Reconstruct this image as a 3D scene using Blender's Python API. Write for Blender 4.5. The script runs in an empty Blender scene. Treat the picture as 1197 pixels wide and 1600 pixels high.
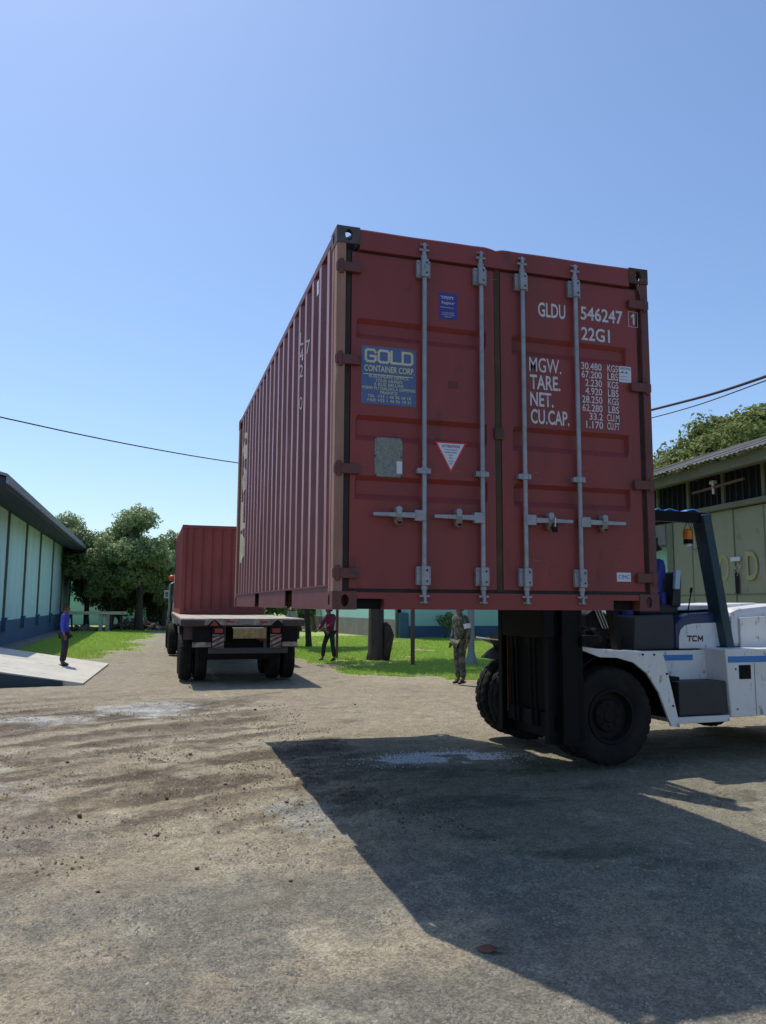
import bpy, bmesh, math, random
import numpy as np
from mathutils import Vector, Matrix, Euler
random.seed(7)
S = bpy.context.scene
COL = S.collection
# ------------------------------------------------------------------ camera
FPX, CP = 1218.3, Vector((-1.1207, -4.902, 1.713))
YAW, PIT, ROL = .2888, .1183, .0058
fw = Vector((math.sin(YAW)*math.cos(PIT), math.cos(YAW)*math.cos(PIT), math.sin(PIT)))
rt = Vector((math.cos(YAW), -math.sin(YAW), 0)); up = rt.cross(fw)
rt, up = rt*math.cos(ROL)+up*math.sin(ROL), up*math.cos(ROL)-rt*math.sin(ROL)
cd = bpy.data.cameras.new('camera'); cam = bpy.data.objects.new('camera', cd); COL.objects.link(cam)
cam.matrix_world = Matrix(((rt.x, up.x, -fw.x, CP.x), (rt.y, up.y, -fw.y, CP.y), (rt.z, up.z, -fw.z, CP.z), (0, 0, 0, 1)))
cd.sensor_fit = 'VERTICAL'; cd.sensor_height = 24; cd.lens = FPX/1600*24; cd.clip_end = 3000; cd.clip_start = .05
S.camera = cam
# ------------------------------------------------------------------ light
SUN = Vector((-.21, .445, 1)).normalized()
EL = math.asin(SUN.z); AZ = math.atan2(SUN.x, SUN.y)
w = bpy.data.worlds.new('World'); S.world = w; w.use_nodes = True
nt = w.node_tree; bg = nt.nodes['Background']
sky = nt.nodes.new('ShaderNodeTexSky'); sky.sky_type = 'NISHITA'; sky.sun_disc = False
sky.sun_elevation = EL; sky.sun_rotation = AZ % (2*math.pi)
sky.air_density = 1.08; sky.dust_density = .9; sky.ozone_density = 6.0
nt.links.new(sky.outputs[0], bg.inputs[0]); bg.inputs[1].default_value = .15
sl = bpy.data.lights.new('sun', 'SUN'); sl.energy = 3.25; sl.angle = math.radians(.55); sl.color = (1, .94, .84)
so = bpy.data.objects.new('sun', sl); COL.objects.link(so); so.rotation_euler = SUN.to_track_quat('Z', 'Y').to_euler()
S.view_settings.view_transform = 'Standard'; S.view_settings.look = 'None'
S.view_settings.exposure = 0.12; S.view_settings.gamma = 1; S.view_settings.use_curve_mapping = False

# ------------------------------------------------------------------ materials
def mat(name, col, rough=.6, metal=0, col2=None, scale=4, amt=.5, bump=0, bscale=30, detail=5, spec=.5, lo=.4, hi=.65, stretch=None, col3=None, scale3=20, transl=0):
    m = bpy.data.materials.new(name); m.use_nodes = True
    n, l = m.node_tree.nodes, m.node_tree.links
    b = n['Principled BSDF']; b.inputs['Roughness'].default_value = rough; b.inputs['Metallic'].default_value = metal
    b.inputs['Specular IOR Level'].default_value = spec
    tc = n.new('ShaderNodeTexCoord'); vec = tc.outputs['Object']
    if stretch:
        mp = n.new('ShaderNodeMapping'); mp.inputs['Scale'].default_value = stretch; l.new(vec, mp.inputs[0]); vec = mp.outputs[0]
    c = n.new('ShaderNodeRGB'); c.outputs[0].default_value = (*col, 1); out = c.outputs[0]
    def layer(out, cc, sc, a, lo, hi):
        no = n.new('ShaderNodeTexNoise'); no.inputs['Scale'].default_value = sc; no.inputs['Detail'].default_value = detail; no.inputs['Roughness'].default_value = .65
        l.new(vec, no.inputs[0])
        r = n.new('ShaderNodeMapRange'); r.inputs[1].default_value = lo; r.inputs[2].default_value = hi; r.inputs[3].default_value = 0; r.inputs[4].default_value = a
        l.new(no.outputs[0], r.inputs[0])
        mx = n.new('ShaderNodeMix'); mx.data_type = 'RGBA'; l.new(r.outputs[0], mx.inputs[0]); l.new(out, mx.inputs[6]); mx.inputs[7].default_value = (*cc, 1)
        return mx.outputs[2], no
    no = None
    if col2: out, no = layer(out, col2, scale, amt, lo, hi)
    if col3: out, _ = layer(out, col3, scale3, .9, .60, .68)
    l.new(out, b.inputs['Base Color'])
    if no:
        r2 = n.new('ShaderNodeMapRange'); r2.inputs[3].default_value = rough-.1; r2.inputs[4].default_value = min(1, rough+.12); l.new(no.outputs[0], r2.inputs[0]); l.new(r2.outputs[0], b.inputs['Roughness'])
    if bump:
        nb = n.new('ShaderNodeTexNoise'); nb.inputs['Scale'].default_value = bscale; nb.inputs['Detail'].default_value = 4; l.new(tc.outputs['Object'], nb.inputs[0])
        bp = n.new('ShaderNodeBump'); bp.inputs['Strength'].default_value = 1; bp.inputs['Distance'].default_value = bump; l.new(nb.outputs[0], bp.inputs['Height']); l.new(bp.outputs[0], b.inputs['Normal'])
    if transl:
        t = n.new('ShaderNodeBsdfTranslucent'); l.new(out, t.inputs[0]); ms = n.new('ShaderNodeMixShader'); ms.inputs[0].default_value = transl
        l.new(b.outputs[0], ms.inputs[1]); l.new(t.outputs[0], ms.inputs[2]); l.new(ms.outputs[0], n['Material Output'].inputs[0])
    return m
SIDELIT = mat('sunlit_side_red', (.44, .20, .19), .45, 0, (.34, .12, .11), 3, .7, .002, 9, stretch=(1, 1, .3))  # side red lightened to paint grazing sun onto the outer flats
RED = mat('container_red', (.19, .034, .032), .52, 0, (.13, .032, .028), 2.2, .6, .0012, 9, col3=(.09, .035, .022), scale3=14)
DOORRED = mat('door_red', (.27, .036, .030), .52, 0, (.16, .036, .028), 1.6, .85, .003, 5, stretch=(1, 1, .35), col3=(.15, .03, .022), scale3=5, lo=.35, hi=.7)
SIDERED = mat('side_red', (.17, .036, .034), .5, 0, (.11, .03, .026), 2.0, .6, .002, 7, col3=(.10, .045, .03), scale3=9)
POSTR2 = mat('right_post_red', (.15, .04, .036), .6, 0, (.10, .045, .03), 4, .7, .002, 20, col3=(.08, .03, .02), scale3=10)
POSTRED = mat('worn_post', (.36, .19, .13), .65, 0, (.24, .09, .065), 3, .7, .002, 25, stretch=(1, 1, .25), col3=(.44, .31, .21), scale3=9)
RUST = mat('rusty_steel', (.11, .05, .032), .8, 0, (.06, .035, .03), 9, .8, .003, 40, col3=(.22, .10, .05), scale3=16)
B_RED2 = mat('second_container_red', (.26, .045, .038), .6, 0, (.19, .04, .034), 1.5, .7, .002, 8)
GASK = mat('rubber_gasket', (.030, .022, .02), .8, 0, (.07, .05, .035), 6, .6)
SEAM = mat('muddy_gasket', (.055, .036, .024), .85, 0, (.10, .07, .045), 7, .6)
GALV = mat('galvanised_steel', (.34, .34, .36), .5, .35, (.24, .24, .25), 12, .6, .001, 60, col3=(.20, .17, .15), scale3=22)
GALV2 = mat('rusted_latch', (.30, .24, .19), .7, .2, (.18, .10, .06), 25, .8)
CHROME = mat('shiny_lock', (.45, .44, .42), .3, .9)
BLACK = mat('black_paint', (.008, .008, .009), .6, 0, (.018, .017, .016), 6, .5, spec=.15)
MASTB = mat('greasy_black_steel', (.007, .007, .008), .6, .0, (.016, .014, .013), 5, .5, .001, 30, spec=.15)
TYRE = mat('tyre_rubber', (.018, .0175, .017), .85, 0, (.040, .036, .031), 5, .6, .002, 60, spec=.15)
RIM = mat('dusty_rim', (.014, .013, .013), .75, 0, (.03, .026, .024), 8, .5, spec=.15)
WHITE = mat('dirty_white_paint', (.80, .78, .76), .42, 0, (.62, .60, .57), 3, .4, .001, 20, stretch=(1, 1, .5), col3=(.30, .27, .24), scale3=13)
NAVY = mat('navy_hood', (.035, .045, .12), .35, 0, (.05, .055, .10), 4, .5)
GREYP = mat('charcoal_panel', (.035, .037, .040), .6, 0, (.06, .058, .055), 5, .5)
TEAL = mat('dark_teal_guard', (.012, .045, .065), .45, 0, (.03, .05, .06), 7, .5, col3=(.08, .05, .04), scale3=6)
BLUE = mat('blue_stripe', (.05, .22, .55), .5)
TARP = mat('blue_tarp', (.08, .36, .85), .4, 0, (.2, .4, .7), 6, .5)
ORANGE = mat('orange_lens', (.75, .20, .02), .3)
ORRED = mat('orange_red_lens', (.8, .09, .02), .35)
SEAT = mat('black_vinyl', (.015, .016, .02), .5)
LBLUE = mat('pale_blue_cloth', (.42, .55, .68), .8)
CREAM = mat('cream_paint', (.62, .56, .36), .6, 0, (.45, .38, .25), 18, .4)
LETW = mat('white_lettering', (.62, .60, .62), .55, 0, (.42, .34, .34), 30, .45)
SIGNB = mat('faded_blue_sign', (.075, .12, .27), .5, 0, (.11, .14, .25), 6, .6)
LLOY = mat('deep_blue_sticker', (.035, .035, .24), .45)
PAPER = mat('white_sticker', (.62, .63, .68), .5)
PLATE = mat('steel_data_plate', (.25, .25, .22), .55, .3, (.15, .13, .11), 60, .8)
INK = mat('dark_ink', (.05, .05, .06), .7)
INKB = mat('blue_ink', (.04, .10, .45), .6)
REDP = mat('signal_red', (.6, .025, .03), .5)
REFR = mat('red_reflector', (.30, .03, .025), .35)
YPLATE = mat('yellow_number_plate', (.34, .25, .09), .7, 0, (.16, .12, .07), 12, .8)
DECKW = mat('dusty_deck', (.50, .44, .36), .85, 0, (.30, .25, .19), 3, .7, .003, 15)
TRAILP = mat('worn_trailer_steel', (.085, .055, .05), .8, 0, (.05, .04, .038), 6, .7, .002, 25)
TRWHITE = mat('worn_white_band', (.36, .31, .26), .8, 0, (.10, .07, .055), 7, .9)
TURQ = mat('turquoise_plaster', (.60, .84, .90), .85, 0, (.46, .68, .72), 1.1, .7, .003, 12, col3=(.42, .58, .58), scale3=4, stretch=(1, 1, .22))
TURQ2 = mat('far_turquoise_plaster', (.42, .72, .64), .85, 0, (.34, .60, .54), .5, .6)
PIL = mat('weathered_pilaster', (.10, .12, .11), .85, 0, (.18, .15, .09), 3, .7)
NAVYW = mat('navy_plinth', (.06, .13, .25), .8, 0, (.07, .11, .18), 1.2, .7)
FASC = mat('grey_fascia', (.30, .31, .35), .8, 0, (.20, .2, .23), 3, .6)
SOFF = mat('dark_soffit', (.035, .045, .065), .9)
CONC = mat('pale_concrete', (.60, .57, .48), .9, 0, (.46, .43, .36), 1.1, .6, .003, 30, col3=(.30, .28, .24), scale3=3)
CONCG = mat('grey_concrete', (.24, .23, .22), .9, 0, (.16, .15, .14), 1.5, .6)
OLIVE = mat('olive_door_paint', (.28, .285, .18), .7, 0, (.23, .24, .155), .9, .6, .002, 14, col3=(.2, .2, .12), scale3=2.5)
OLIVED = mat('olive_beam', (.17, .18, .12), .8, 0, (.12, .13, .09), 2, .6)
DARKV = mat('dark_louvre', (.018, .024, .026), .8)
DARKIN = mat('dark_interior', (.012, .013, .014), .9)
ROOFM = mat('grey_fibre_roof', (.17, .165, .155), .95, 0, (.09, .09, .085), 3, .9, .003, 20)
YFADE = mat('faded_yellow_paint', (.42, .37, .14), .8, 0, (.33, .32, .17), 9, 1, lo=.38, hi=.56)
BARK = mat('bark', (.10, .075, .055), .95, 0, (.05, .04, .03), 12, .7, .01, 40, stretch=(1, 1, .2))
BARKD = mat('dark_bark', (.05, .04, .03), .95, 0, (.09, .07, .05), 12, .7, .01, 30)
LEAF = mat('dark_green_leaf', (.25, .35, .14), .40, 0, (.34, .40, .18), 1.3, .8, transl=.46, spec=.6)
LEAF2 = mat('olive_green_leaf', (.16, .22, .06), .7, 0, (.27, .26, .09), .9, .8, transl=.3, spec=.2)
LEAF3 = mat('deep_green_leaf', (.14, .20, .08), .45, 0, (.20, .26, .11), 1.2, .8, transl=.4)
GRASSM = mat('grass_blade', (.42, .62, .11), .55, 0, (.52, .60, .19), .8, .7, transl=.45)
SKIN = mat('brown_skin', (.20, .10, .065), .55)
HAIR = mat('black_hair', (.010, .009, .009), .6)
BLUJ = mat('blue_jacket', (.05, .07, .50), .7, 0, (.04, .055, .36), 6, .6, .004, 9)
BLUJ2 = mat('driver_blue_jersey', (.03, .035, .24), .7)
MAG = mat('magenta_shirt', (.20, .012, .05), .7, 0, (.12, .01, .03), 6, .6, .004, 9)
BTRO = mat('black_trousers', (.018, .018, .022), .8, 0, (.03, .03, .035), 8, .5)
WSH = mat('white_shirt', (.6, .6, .62), .75, 0, (.3, .3, .35), 9, .6)
CAPM = mat('cream_cap', (.65, .60, .42), .7)
SHOE = mat('dark_shoe', (.02, .018, .017), .5)
CAMO = mat('camouflage_cloth', (.05, .06, .04), .85, 0, (.14, .135, .10), 11, 1, lo=.52, hi=.54, detail=1, col3=(.02, .022, .018), scale3=9)
BRICKM = mat('broken_brick', (.24, .15, .11), .95, 0, (.30, .26, .22), 2, .9)
MPOLE = mat('rusty_pole', (.15, .085, .07), .8, 0, (.09, .06, .05), 8, .6)
GPOLE = mat('grey_post_paint', (.30, .32, .32), .8)
WIRE = mat('black_cable', (.03, .015, .03), .6)
CLOD = mat('dark_soil', (.075, .055, .042), .95, 0, (.12, .09, .07), 15, .7, .004, 90)
LEAFB = mat('dry_brown_leaf', (.16, .07, .04), .7)
POWD = mat('white_powder_grain', (.85, .86, .88), .8)
PVC = mat('light_conduit', (.5, .5, .48), .6)
BARR = mat('brown_conduit', (.14, .08, .06), .7)

# ------------------------------------------------------------------ helpers
OFF = {}
class MB:
    def __init__(s): s.v = []; s.f = []
    def add(s, vs, fs):
        b = len(s.v); s.v += [tuple(v) for v in vs]; s.f += [tuple(b+i for i in f) for f in fs]; return s
    def box(s, x0, x1, y0, y1, z0, z1):
        return s.add([(x0, y0, z0), (x1, y0, z0), (x1, y1, z0), (x0, y1, z0), (x0, y0, z1), (x1, y0, z1), (x1, y1, z1), (x0, y1, z1)],
                     [(0, 3, 2, 1), (4, 5, 6, 7), (0, 1, 5, 4), (1, 2, 6, 5), (2, 3, 7, 6), (3, 0, 4, 7)])
    def hexa(s, p): return s.add(p, [(0, 3, 2, 1), (4, 5, 6, 7), (0, 1, 5, 4), (1, 2, 6, 5), (2, 3, 7, 6), (3, 0, 4, 7)])
    def bar(s, a, b, wx, wy):      # box beam from a to b
        a, b = Vector(a), Vector(b); d = (b-a).normalized(); h = Vector((0, 0, 1)) if abs(d.z) < .9 else Vector((0, 1, 0))
        u = d.cross(h).normalized(); v = u.cross(d).normalized()
        q = [(-1, -1), (1, -1), (1, 1), (-1, 1)]
        return s.hexa([a+u*i*wx/2+v*j*wy/2 for i, j in q]+[b+u*i*wx/2+v*j*wy/2 for i, j in q])
    def tube(s, pts, r, n=10, caps=True):
        pts = [Vector(p) for p in pts]; rs = r if isinstance(r, (list, tuple)) else [r]*len(pts); vs = []; ref = None
        for i, p in enumerate(pts):
            d = (pts[min(i+1, len(pts)-1)]-pts[max(i-1, 0)]).normalized()
            if ref is None: ref = d.orthogonal().normalized()
            u = (ref-d*ref.dot(d)).normalized(); ref = u; v = d.cross(u)
            vs += [p+(u*math.cos(t)+v*math.sin(t))*rs[i] for t in [2*math.pi*k/n for k in range(n)]]
        fs = [(i*n+k, i*n+(k+1) % n, (i+1)*n+(k+1) % n, (i+1)*n+k) for i in range(len(pts)-1) for k in range(n)]
        if caps: fs += [tuple(range(n))[::-1], tuple((len(pts)-1)*n+k for k in range(n))]
        return s.add(vs, fs)
    def prism(s, poly, ax, a, b):   # poly of 2D points, extruded along axis ax from a to b
        def P(p, t): return {0: (t, p[0], p[1]), 1: (p[0], t, p[1]), 2: (p[0], p[1], t)}[ax]
        n = len(poly)
        return s.add([P(p, a) for p in poly]+[P(p, b) for p in poly], [tuple(range(n)), tuple(range(2*n-1, n-1, -1))]+[(i, i+n, (i+1) % n+n, (i+1) % n) for i in range(n)])
    def lathe(s, prof, c, ax=1, n=40, lug=None):  # prof (r, t) about axis ax
        vs = []
        for k in range(n):
            a = 2*math.pi*k/n
            for j, (r, t) in enumerate(prof):
                rr = r+(lug(k, j) if lug else 0); x, z = rr*math.cos(a), rr*math.sin(a)
                vs.append({1: (c[0]+x, c[1]+t, c[2]+z), 0: (c[0]+t, c[1]+x, c[2]+z), 2: (c[0]+x, c[1]+z, c[2]+t)}[ax])
        m = len(prof)
        return s.add(vs, [(k*m+j, k*m+j+1, ((k+1) % n)*m+j+1, ((k+1) % n)*m+j) for k in range(n) for j in range(m-1)])
    def plate_hole(s, o, u, v, n_, w, h, cx, cy, rx, ry, t, N=16):   # plate at o spanned by u,v with oval hole, thickness t along n_
        o, u, v, n_ = map(Vector, (o, u, v, n_)); inn, out = [], []
        for k in range(N):
            a = 2*math.pi*(k+.5)/N; c, d = math.cos(a), math.sin(a)
            inn.append((cx+rx*c, cy+ry*d)); 
            tx = ((w-cx) if c > 0 else cx)/max(abs(c), 1e-6); ty = ((h-cy) if d > 0 else cy)/max(abs(d), 1e-6); q = min(tx, ty); out.append((cx+q*c, cy+q*d))
        cor = [(w, h), (0, h), (0, 0), (w, 0)]
        for q in cor:   # snap nearest outer point to each corner
            i = min(range(N), key=lambda i: (out[i][0]-q[0])**2+(out[i][1]-q[1])**2); out[i] = q
        P = lambda p, d: o+u*p[0]+v*p[1]+n_*d
        vs = [P(p, 0) for p in inn]+[P(p, 0) for p in out]+[P(p, -t) for p in inn]+[P(p, -t) for p in out]
        fs = []
        for k in range(N):
            j = (k+1) % N
            fs += [(k, N+k, N+j, j), (2*N+j, 3*N+j, 3*N+k, 2*N+k), (k, j, 2*N+j, 2*N+k), (N+j, N+k, 3*N+k, 3*N+j)]
        return s.add(vs, fs)
    def build(s, name, m, parent=None, smooth=False, bevel=0, loc=None):
        off = Vector(OFF.get(parent.name, (0, 0, 0))) if parent else Vector(loc or (0, 0, 0))
        me = bpy.data.meshes.new(name); me.from_pydata([tuple(Vector(v)-off) for v in s.v], [], s.f); me.materials.append(m)
        b = bmesh.new(); b.from_mesh(me); bmesh.ops.recalc_face_normals(b, faces=b.faces); b.to_mesh(me); b.free()
        if smooth: me.shade_smooth() if smooth is True else me.shade_auto_smooth if False else me.shade_smooth()
        o = bpy.data.objects.new(name, me); COL.objects.link(o)
        if parent: o.parent = parent; OFF[o.name] = tuple(off)
        elif loc: o.location = loc
        if smooth == 'auto':
            for e in me.edges: pass
            me.set_sharp_from_angle(angle=math.radians(38))
        if bevel:
            md = o.modifiers.new('bevel', 'BEVEL'); md.width = bevel; md.segments = 2; md.limit_method = 'ANGLE'
        return o
def tag(o, label, cat, group=None, kind=None):
    if label: o['label'] = label
    if cat: o['category'] = cat
    if group: o['group'] = group
    if kind: o['kind'] = kind
    return o
def thing(name, loc, label, cat, group=None, rz=0, local=False):
    o = bpy.data.objects.new(name, None); COL.objects.link(o); o.location = loc; o.rotation_euler = (0, 0, rz); o.empty_display_size = .2
    OFF[o.name] = (0, 0, 0) if local else tuple(loc)
    return tag(o, label, cat, group)
def struct(o): o['kind'] = 'structure'; return o
def child(o, parent): o.parent = parent; return o
def copy_tree(o, parent=None):
    c = o.copy(); COL.objects.link(c); c.parent = parent
    for ch in list(o.children): copy_tree(ch, c)
    return c

def DX(x): return x*1.0061+.0069
def DZ(z): return z+(z-1.713)*.0061
def text(name, s, rect, m, parent, plane='xz', at=0.0, depth=.0015, weight=0.0, align=None, conv=None, space=1.0):
    """lettering fitted exactly into rect=(u0,v0,u1,v1) (world) standing proud of the plane"""
    cu = bpy.data.curves.new('t', 'FONT'); cu.body = s; cu.offset = weight; cu.space_character = space; cu.resolution_u = 3
    t = bpy.data.objects.new('t', cu); COL.objects.link(t)
    dg = bpy.context.evaluated_depsgraph_get(); me = bpy.data.meshes.new_from_object(t.evaluated_get(dg))
    bpy.data.objects.remove(t)
    co = np.empty(len(me.vertices)*3); me.vertices.foreach_get('co', co); co = co.reshape(-1, 3)
    lo, hi = co.min(0), co.max(0); u0, v0, u1, v1 = rect
    if plane == 'xz' and not conv and parent.name.startswith(('door', 'comp', 'regis', 'tri', 'warn', 'tarif', 'maker')): u0, v0, u1, v1 = DX(u0), DZ(v0), DX(u1), DZ(v1)
    u = u0+(co[:, 0]-lo[0])/(hi[0]-lo[0])*(u1-u0); v = v0+(co[:, 1]-lo[1])/(hi[1]-lo[1])*(v1-v0)
    off = Vector(OFF.get(parent.name, (0, 0, 0)))
    if conv:
        bm = bmesh.new(); bm.from_mesh(me); bm.verts.ensure_lookup_table()
        for i, vt in enumerate(bm.verts): vt.co = (u[i], v[i], 0)
        for br in conv['breaks']:
            bmesh.ops.bisect_plane(bm, geom=bm.verts[:]+bm.edges[:]+bm.faces[:], plane_co=(br, 0, 0), plane_no=(1, 0, 0))
        for vt in bm.verts: vt.co = Vector(conv['fn'](vt.co.x, vt.co.y))-off
        bm.to_mesh(me); bm.free()
    else:
        if plane == 'xz': P = np.stack([u, np.full_like(u, at-depth), v], 1)
        else: P = np.stack([np.full_like(u, at-depth), u, v], 1)
        P -= np.array(off); me.vertices.foreach_set('co', P.ravel()); me.update()
    me.materials.clear(); me.materials.append(m); me.name = name
    o = bpy.data.objects.new(name, me); COL.objects.link(o); o.parent = parent; OFF[o.name] = tuple(off)
    return o

def hsh(ix, iy, seed):
    n = (ix.astype(np.int64)*374761393+iy.astype(np.int64)*668265263+seed*1442695041) & 0x7fffffff
    n = ((n ^ (n >> 13))*1274126177) & 0x7fffffff
    return ((n ^ (n >> 16)) & 0xffff)/65535.0
def vnoise(x, y, seed=0):
    ix, iy = np.floor(x), np.floor(y); fx, fy = x-ix, y-iy; fx = fx*fx*(3-2*fx); fy = fy*fy*(3-2*fy)
    a, b, c, d = hsh(ix, iy, seed), hsh(ix+1, iy, seed), hsh(ix, iy+1, seed), hsh(ix+1, iy+1, seed)
    return a+(b-a)*fx+(c-a)*fy+(a-b-c+d)*fx*fy
def fbm(x, y, sc, octv=4, seed=0, g=.5):
    t = np.zeros_like(x); a = 1; s = 0; c, sn = .8, .6
    for i in range(octv):
        t += a*vnoise(x/sc, y/sc, seed+i*17); s += a; a *= g; sc /= 2.03; x, y = x*c-y*sn+3.1, x*sn+y*c-1.7
    return t/s
def sst(a, b, x): t = np.clip((x-a)/(b-a), 0, 1); return t*t*(3-2*t)

# ------------------------------------------------------------------ ground
EDGE = [(-30, 26), (-4.7, 24.0), (-2.9, 20.4), (-2.0, 21.5), (-1.0, 24.0), (-.5, 29), (-.2, 42), (0, 60)]
REDGE = [(3.2, 60), (3.0, 30), (3.2, 22), (3.45, 18), (3.7, 15.8), (4.2, 14.2), (5.0, 12.5), (5.7, 11.8), (7.5, 11.4), (12, 11.2), (40, 11.2)]
def grass_mask(x, y):
    n = (fbm(x, y, 1.3, 4, 91)-.5)
    xl = np.interp(y, [p[1] for p in [(-2.9, 20.4), (-2.0, 21.5), (-1.0, 24.0), (-.5, 29), (-.2, 42), (0, 200)]], [-2.9, -2.0, -1.0, -.5, -.2, 0])
    L = np.where(y > 20.4, xl-x, -5)
    L = np.minimum(L, y-20.6)
    xr = np.interp(y, [11.2, 11.4, 11.8, 12.5, 14.2, 15.8, 18, 22, 30, 60], [40, 7.5, 5.7, 5.0, 4.2, 3.7, 3.45, 3.2, 3.0, 3.2])
    R_ = np.where(y > 11.2, x-xr, -5)
    m = np.maximum(L, R_)
    soft = np.where(L > R_, sst(-.1, 2.6, m+n*3.5), sst(-.1, .5, m+n*2.6)*(1-.75*sst(.60, .70, fbm(x, y, .9, 4, 93))))
    return soft
def ground_height(x, y):
    d = np.hypot(x-CP.x, y-CP.y)
    h = (fbm(x, y, 2.5, 3, 1)-.5)*.05
    ca, sa = math.cos(.35), math.sin(.35); xr, yr = x*ca+y*sa, -x*sa+y*ca
    mud = sst(-.3, .8, 1.2-x)*sst(-.6, 1.4, y)*(1-sst(8, 13, y))
    rut = fbm(xr/3.2, yr, .55, 4, 5)-.5
    h += rut*.12*mud+(fbm(x, y, .22, 4, 8)-.5)*(.018+.03*mud)
    h += (fbm(x, y, .05, 3, 11)-.5)*.013*(1-sst(9, 16, d))*(.6+1.3*mud)
    tr = np.sin((yr-.35*np.sin(xr*.8))*9.0)*sst(.5, .62, fbm(xr/4, yr, 1.1, 2, 77)); h += .010*tr*mud
    k = 1-sst(.55, 1.0, np.hypot((x+3)/3.2, (y-5)/6))   # softer near the ramp
    flat = sst(0, 1.5, np.abs(x-1.2)+.0*y)
    return h-.02
def build_ground():
    r = [0.4*1.12**i for i in range(0, 12)]
    while r[-1] < 28: r.append(r[-1]*1.0050)
    while r[-1] < 75: r.append(r[-1]*1.012)
    while r[-1] < 1500: r.append(r[-1]*1.13)
    r = np.array(r)
    a0 = YAW
    fine = np.arange(-32, 32.01, .17); coarse = np.arange(36, 328, 4.0)
    ang = np.radians(np.concatenate([fine, coarse]))+a0
    A, Rr = np.meshgrid(ang, r); X = CP.x+Rr*np.sin(A); Y = CP.y+Rr*np.cos(A)
    Z = ground_height(X, Y)
    n, m = len(r), len(ang)
    idx = np.arange(n*m).reshape(n, m); nx = np.roll(idx, -1, axis=1)
    q = np.stack([idx[:-1], idx[1:], nx[1:], nx[:-1]], -1).reshape(-1, 4)
    me = bpy.data.meshes.new('ground'); nv = n*m+1
    co = np.concatenate([np.stack([X, Y, Z], -1).reshape(-1, 3), [[CP.x, CP.y, 0]]])
    tri = np.stack([np.full(m, n*m), idx[0], nx[0]], -1)
    nf = len(q)+m
    me.vertices.add(nv); me.vertices.foreach_set('co', co.ravel())
    loops = np.concatenate([q.ravel(), tri.ravel()]); me.loops.add(len(loops)); me.loops.foreach_set('vertex_index', loops.astype(np.int32))
    me.polygons.add(nf); st = np.concatenate([np.arange(len(q))*4, len(q)*4+np.arange(m)*3]).astype(np.int32)
    me.polygons.foreach_set('loop_start', st); me.update(calc_edges=True); me.shade_smooth()
    x, y = co[:, 0], co[:, 1]
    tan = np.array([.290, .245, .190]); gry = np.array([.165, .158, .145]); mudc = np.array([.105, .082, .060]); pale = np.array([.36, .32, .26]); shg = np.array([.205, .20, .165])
    c = np.ones((nv, 3))*tan
    def mixc(c, cc, t): return c*(1-t[:, None])+cc*t[:, None]
    c = mixc(c, pale, sst(.45, .75, fbm(x, y, 3.2, 5, 21))*.5)
    nearg = sst(1.2, -1.2, y+x*.25+(fbm(x, y, 1.6, 4, 3)-.5)*4)
    c = mixc(c, gry, np.clip(nearg*sst(.36, .58, fbm(x, y, .9, 6, 31, .6)), 0, 1)*.9)
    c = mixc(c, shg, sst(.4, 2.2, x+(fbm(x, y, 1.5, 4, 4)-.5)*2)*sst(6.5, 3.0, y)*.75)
    mudm = sst(-.2, 1.0, 1.6-x+(fbm(x, y, 1, 3, 6)-.5)*2)*sst(.3, 1.6, y+(fbm(x, y, 1.2, 3, 9)-.5)*2)*(1-sst(8.5, 12, y))
    ca, sa = math.cos(.35), math.sin(.35); xr, yr = x*ca+y*sa, -x*sa+y*ca
    c = mixc(c, mudc, mudm*sst(.45, .66, fbm(xr/3.2, yr, .5, 6, 5, .65))*.95)
    c = mixc(c, mudc*.9, mudm*sst(.5, .66, fbm(x/1.6, y, .35, 6, 41, .68))*.8)
    tr = np.sin((yr-.35*np.sin(xr*.8))*9.0)*sst(.44, .58, fbm(xr/4, yr, 1.1, 2, 77))*(.4+1.2*fbm(xr/2, yr, .25, 4, 78)); c = mixc(c, mudc, np.clip(tr, 0, 1)*mudm*.8); c = mixc(c, pale*1.05, np.clip(-tr, 0, 1)*mudm*.5)
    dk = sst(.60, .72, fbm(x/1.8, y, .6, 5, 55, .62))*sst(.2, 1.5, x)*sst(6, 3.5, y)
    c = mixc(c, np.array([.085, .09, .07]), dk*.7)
    far = sst(11, 16, y)*(1-sst(3, 4, x)); c = mixc(c, np.array([.27, .25, .215]), far*.7)
    left = sst(-1.0, -2.0, x)*sst(3.5, 1.0, y); c = mixc(c, np.array([.20, .18, .165]), left*sst(.35, .6, fbm(x, y, .8, 5, 61))*.7)
    # pale puddle stains on the left
    pu = np.maximum(sst(1.1, .5, np.hypot((x+1.0)/.95, (y-8.75)/.95)+(fbm(x, y, .35, 5, 71, .6)-.5)*2.0), sst(1.1, .5, np.hypot((x+2.9)/1.35, (y-7.75)/.42)+(fbm(x, y, .4, 5, 72, .6)-.5)*1.6))
    pu = np.maximum(pu, sst(.62, .72, fbm(x, y, .5, 5, 73, .6))*sst(-1.4, -2.4, x)*sst(2, 4, y)*sst(8, 6, y)*.7)
    c = mixc(c, np.array([.42, .42, .43]), np.clip(pu, 0, 1)*(.35+.65*sst(.42, .6, fbm(x*.6, y, .14, 5, 99, .65))))
    gb = np.maximum(0, sst(.9, .4, np.hypot((x-.15)/.35, (y-1.75)/.75)+(fbm(x, y, .15, 4, 81, .6)-.5)*2.4)); c = mixc(c, np.array([.30, .31, .32]), gb*.7)
    lt = sst(.60, .74, fbm(x, y, .28, 6, 48, .68)); c = mixc(c, np.array([.40, .37, .31]), lt*.45)
    dk2 = sst(.62, .74, fbm(x, y, .45, 6, 49, .68)); c = mixc(c, np.array([.13, .115, .095]), dk2*.5)
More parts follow.
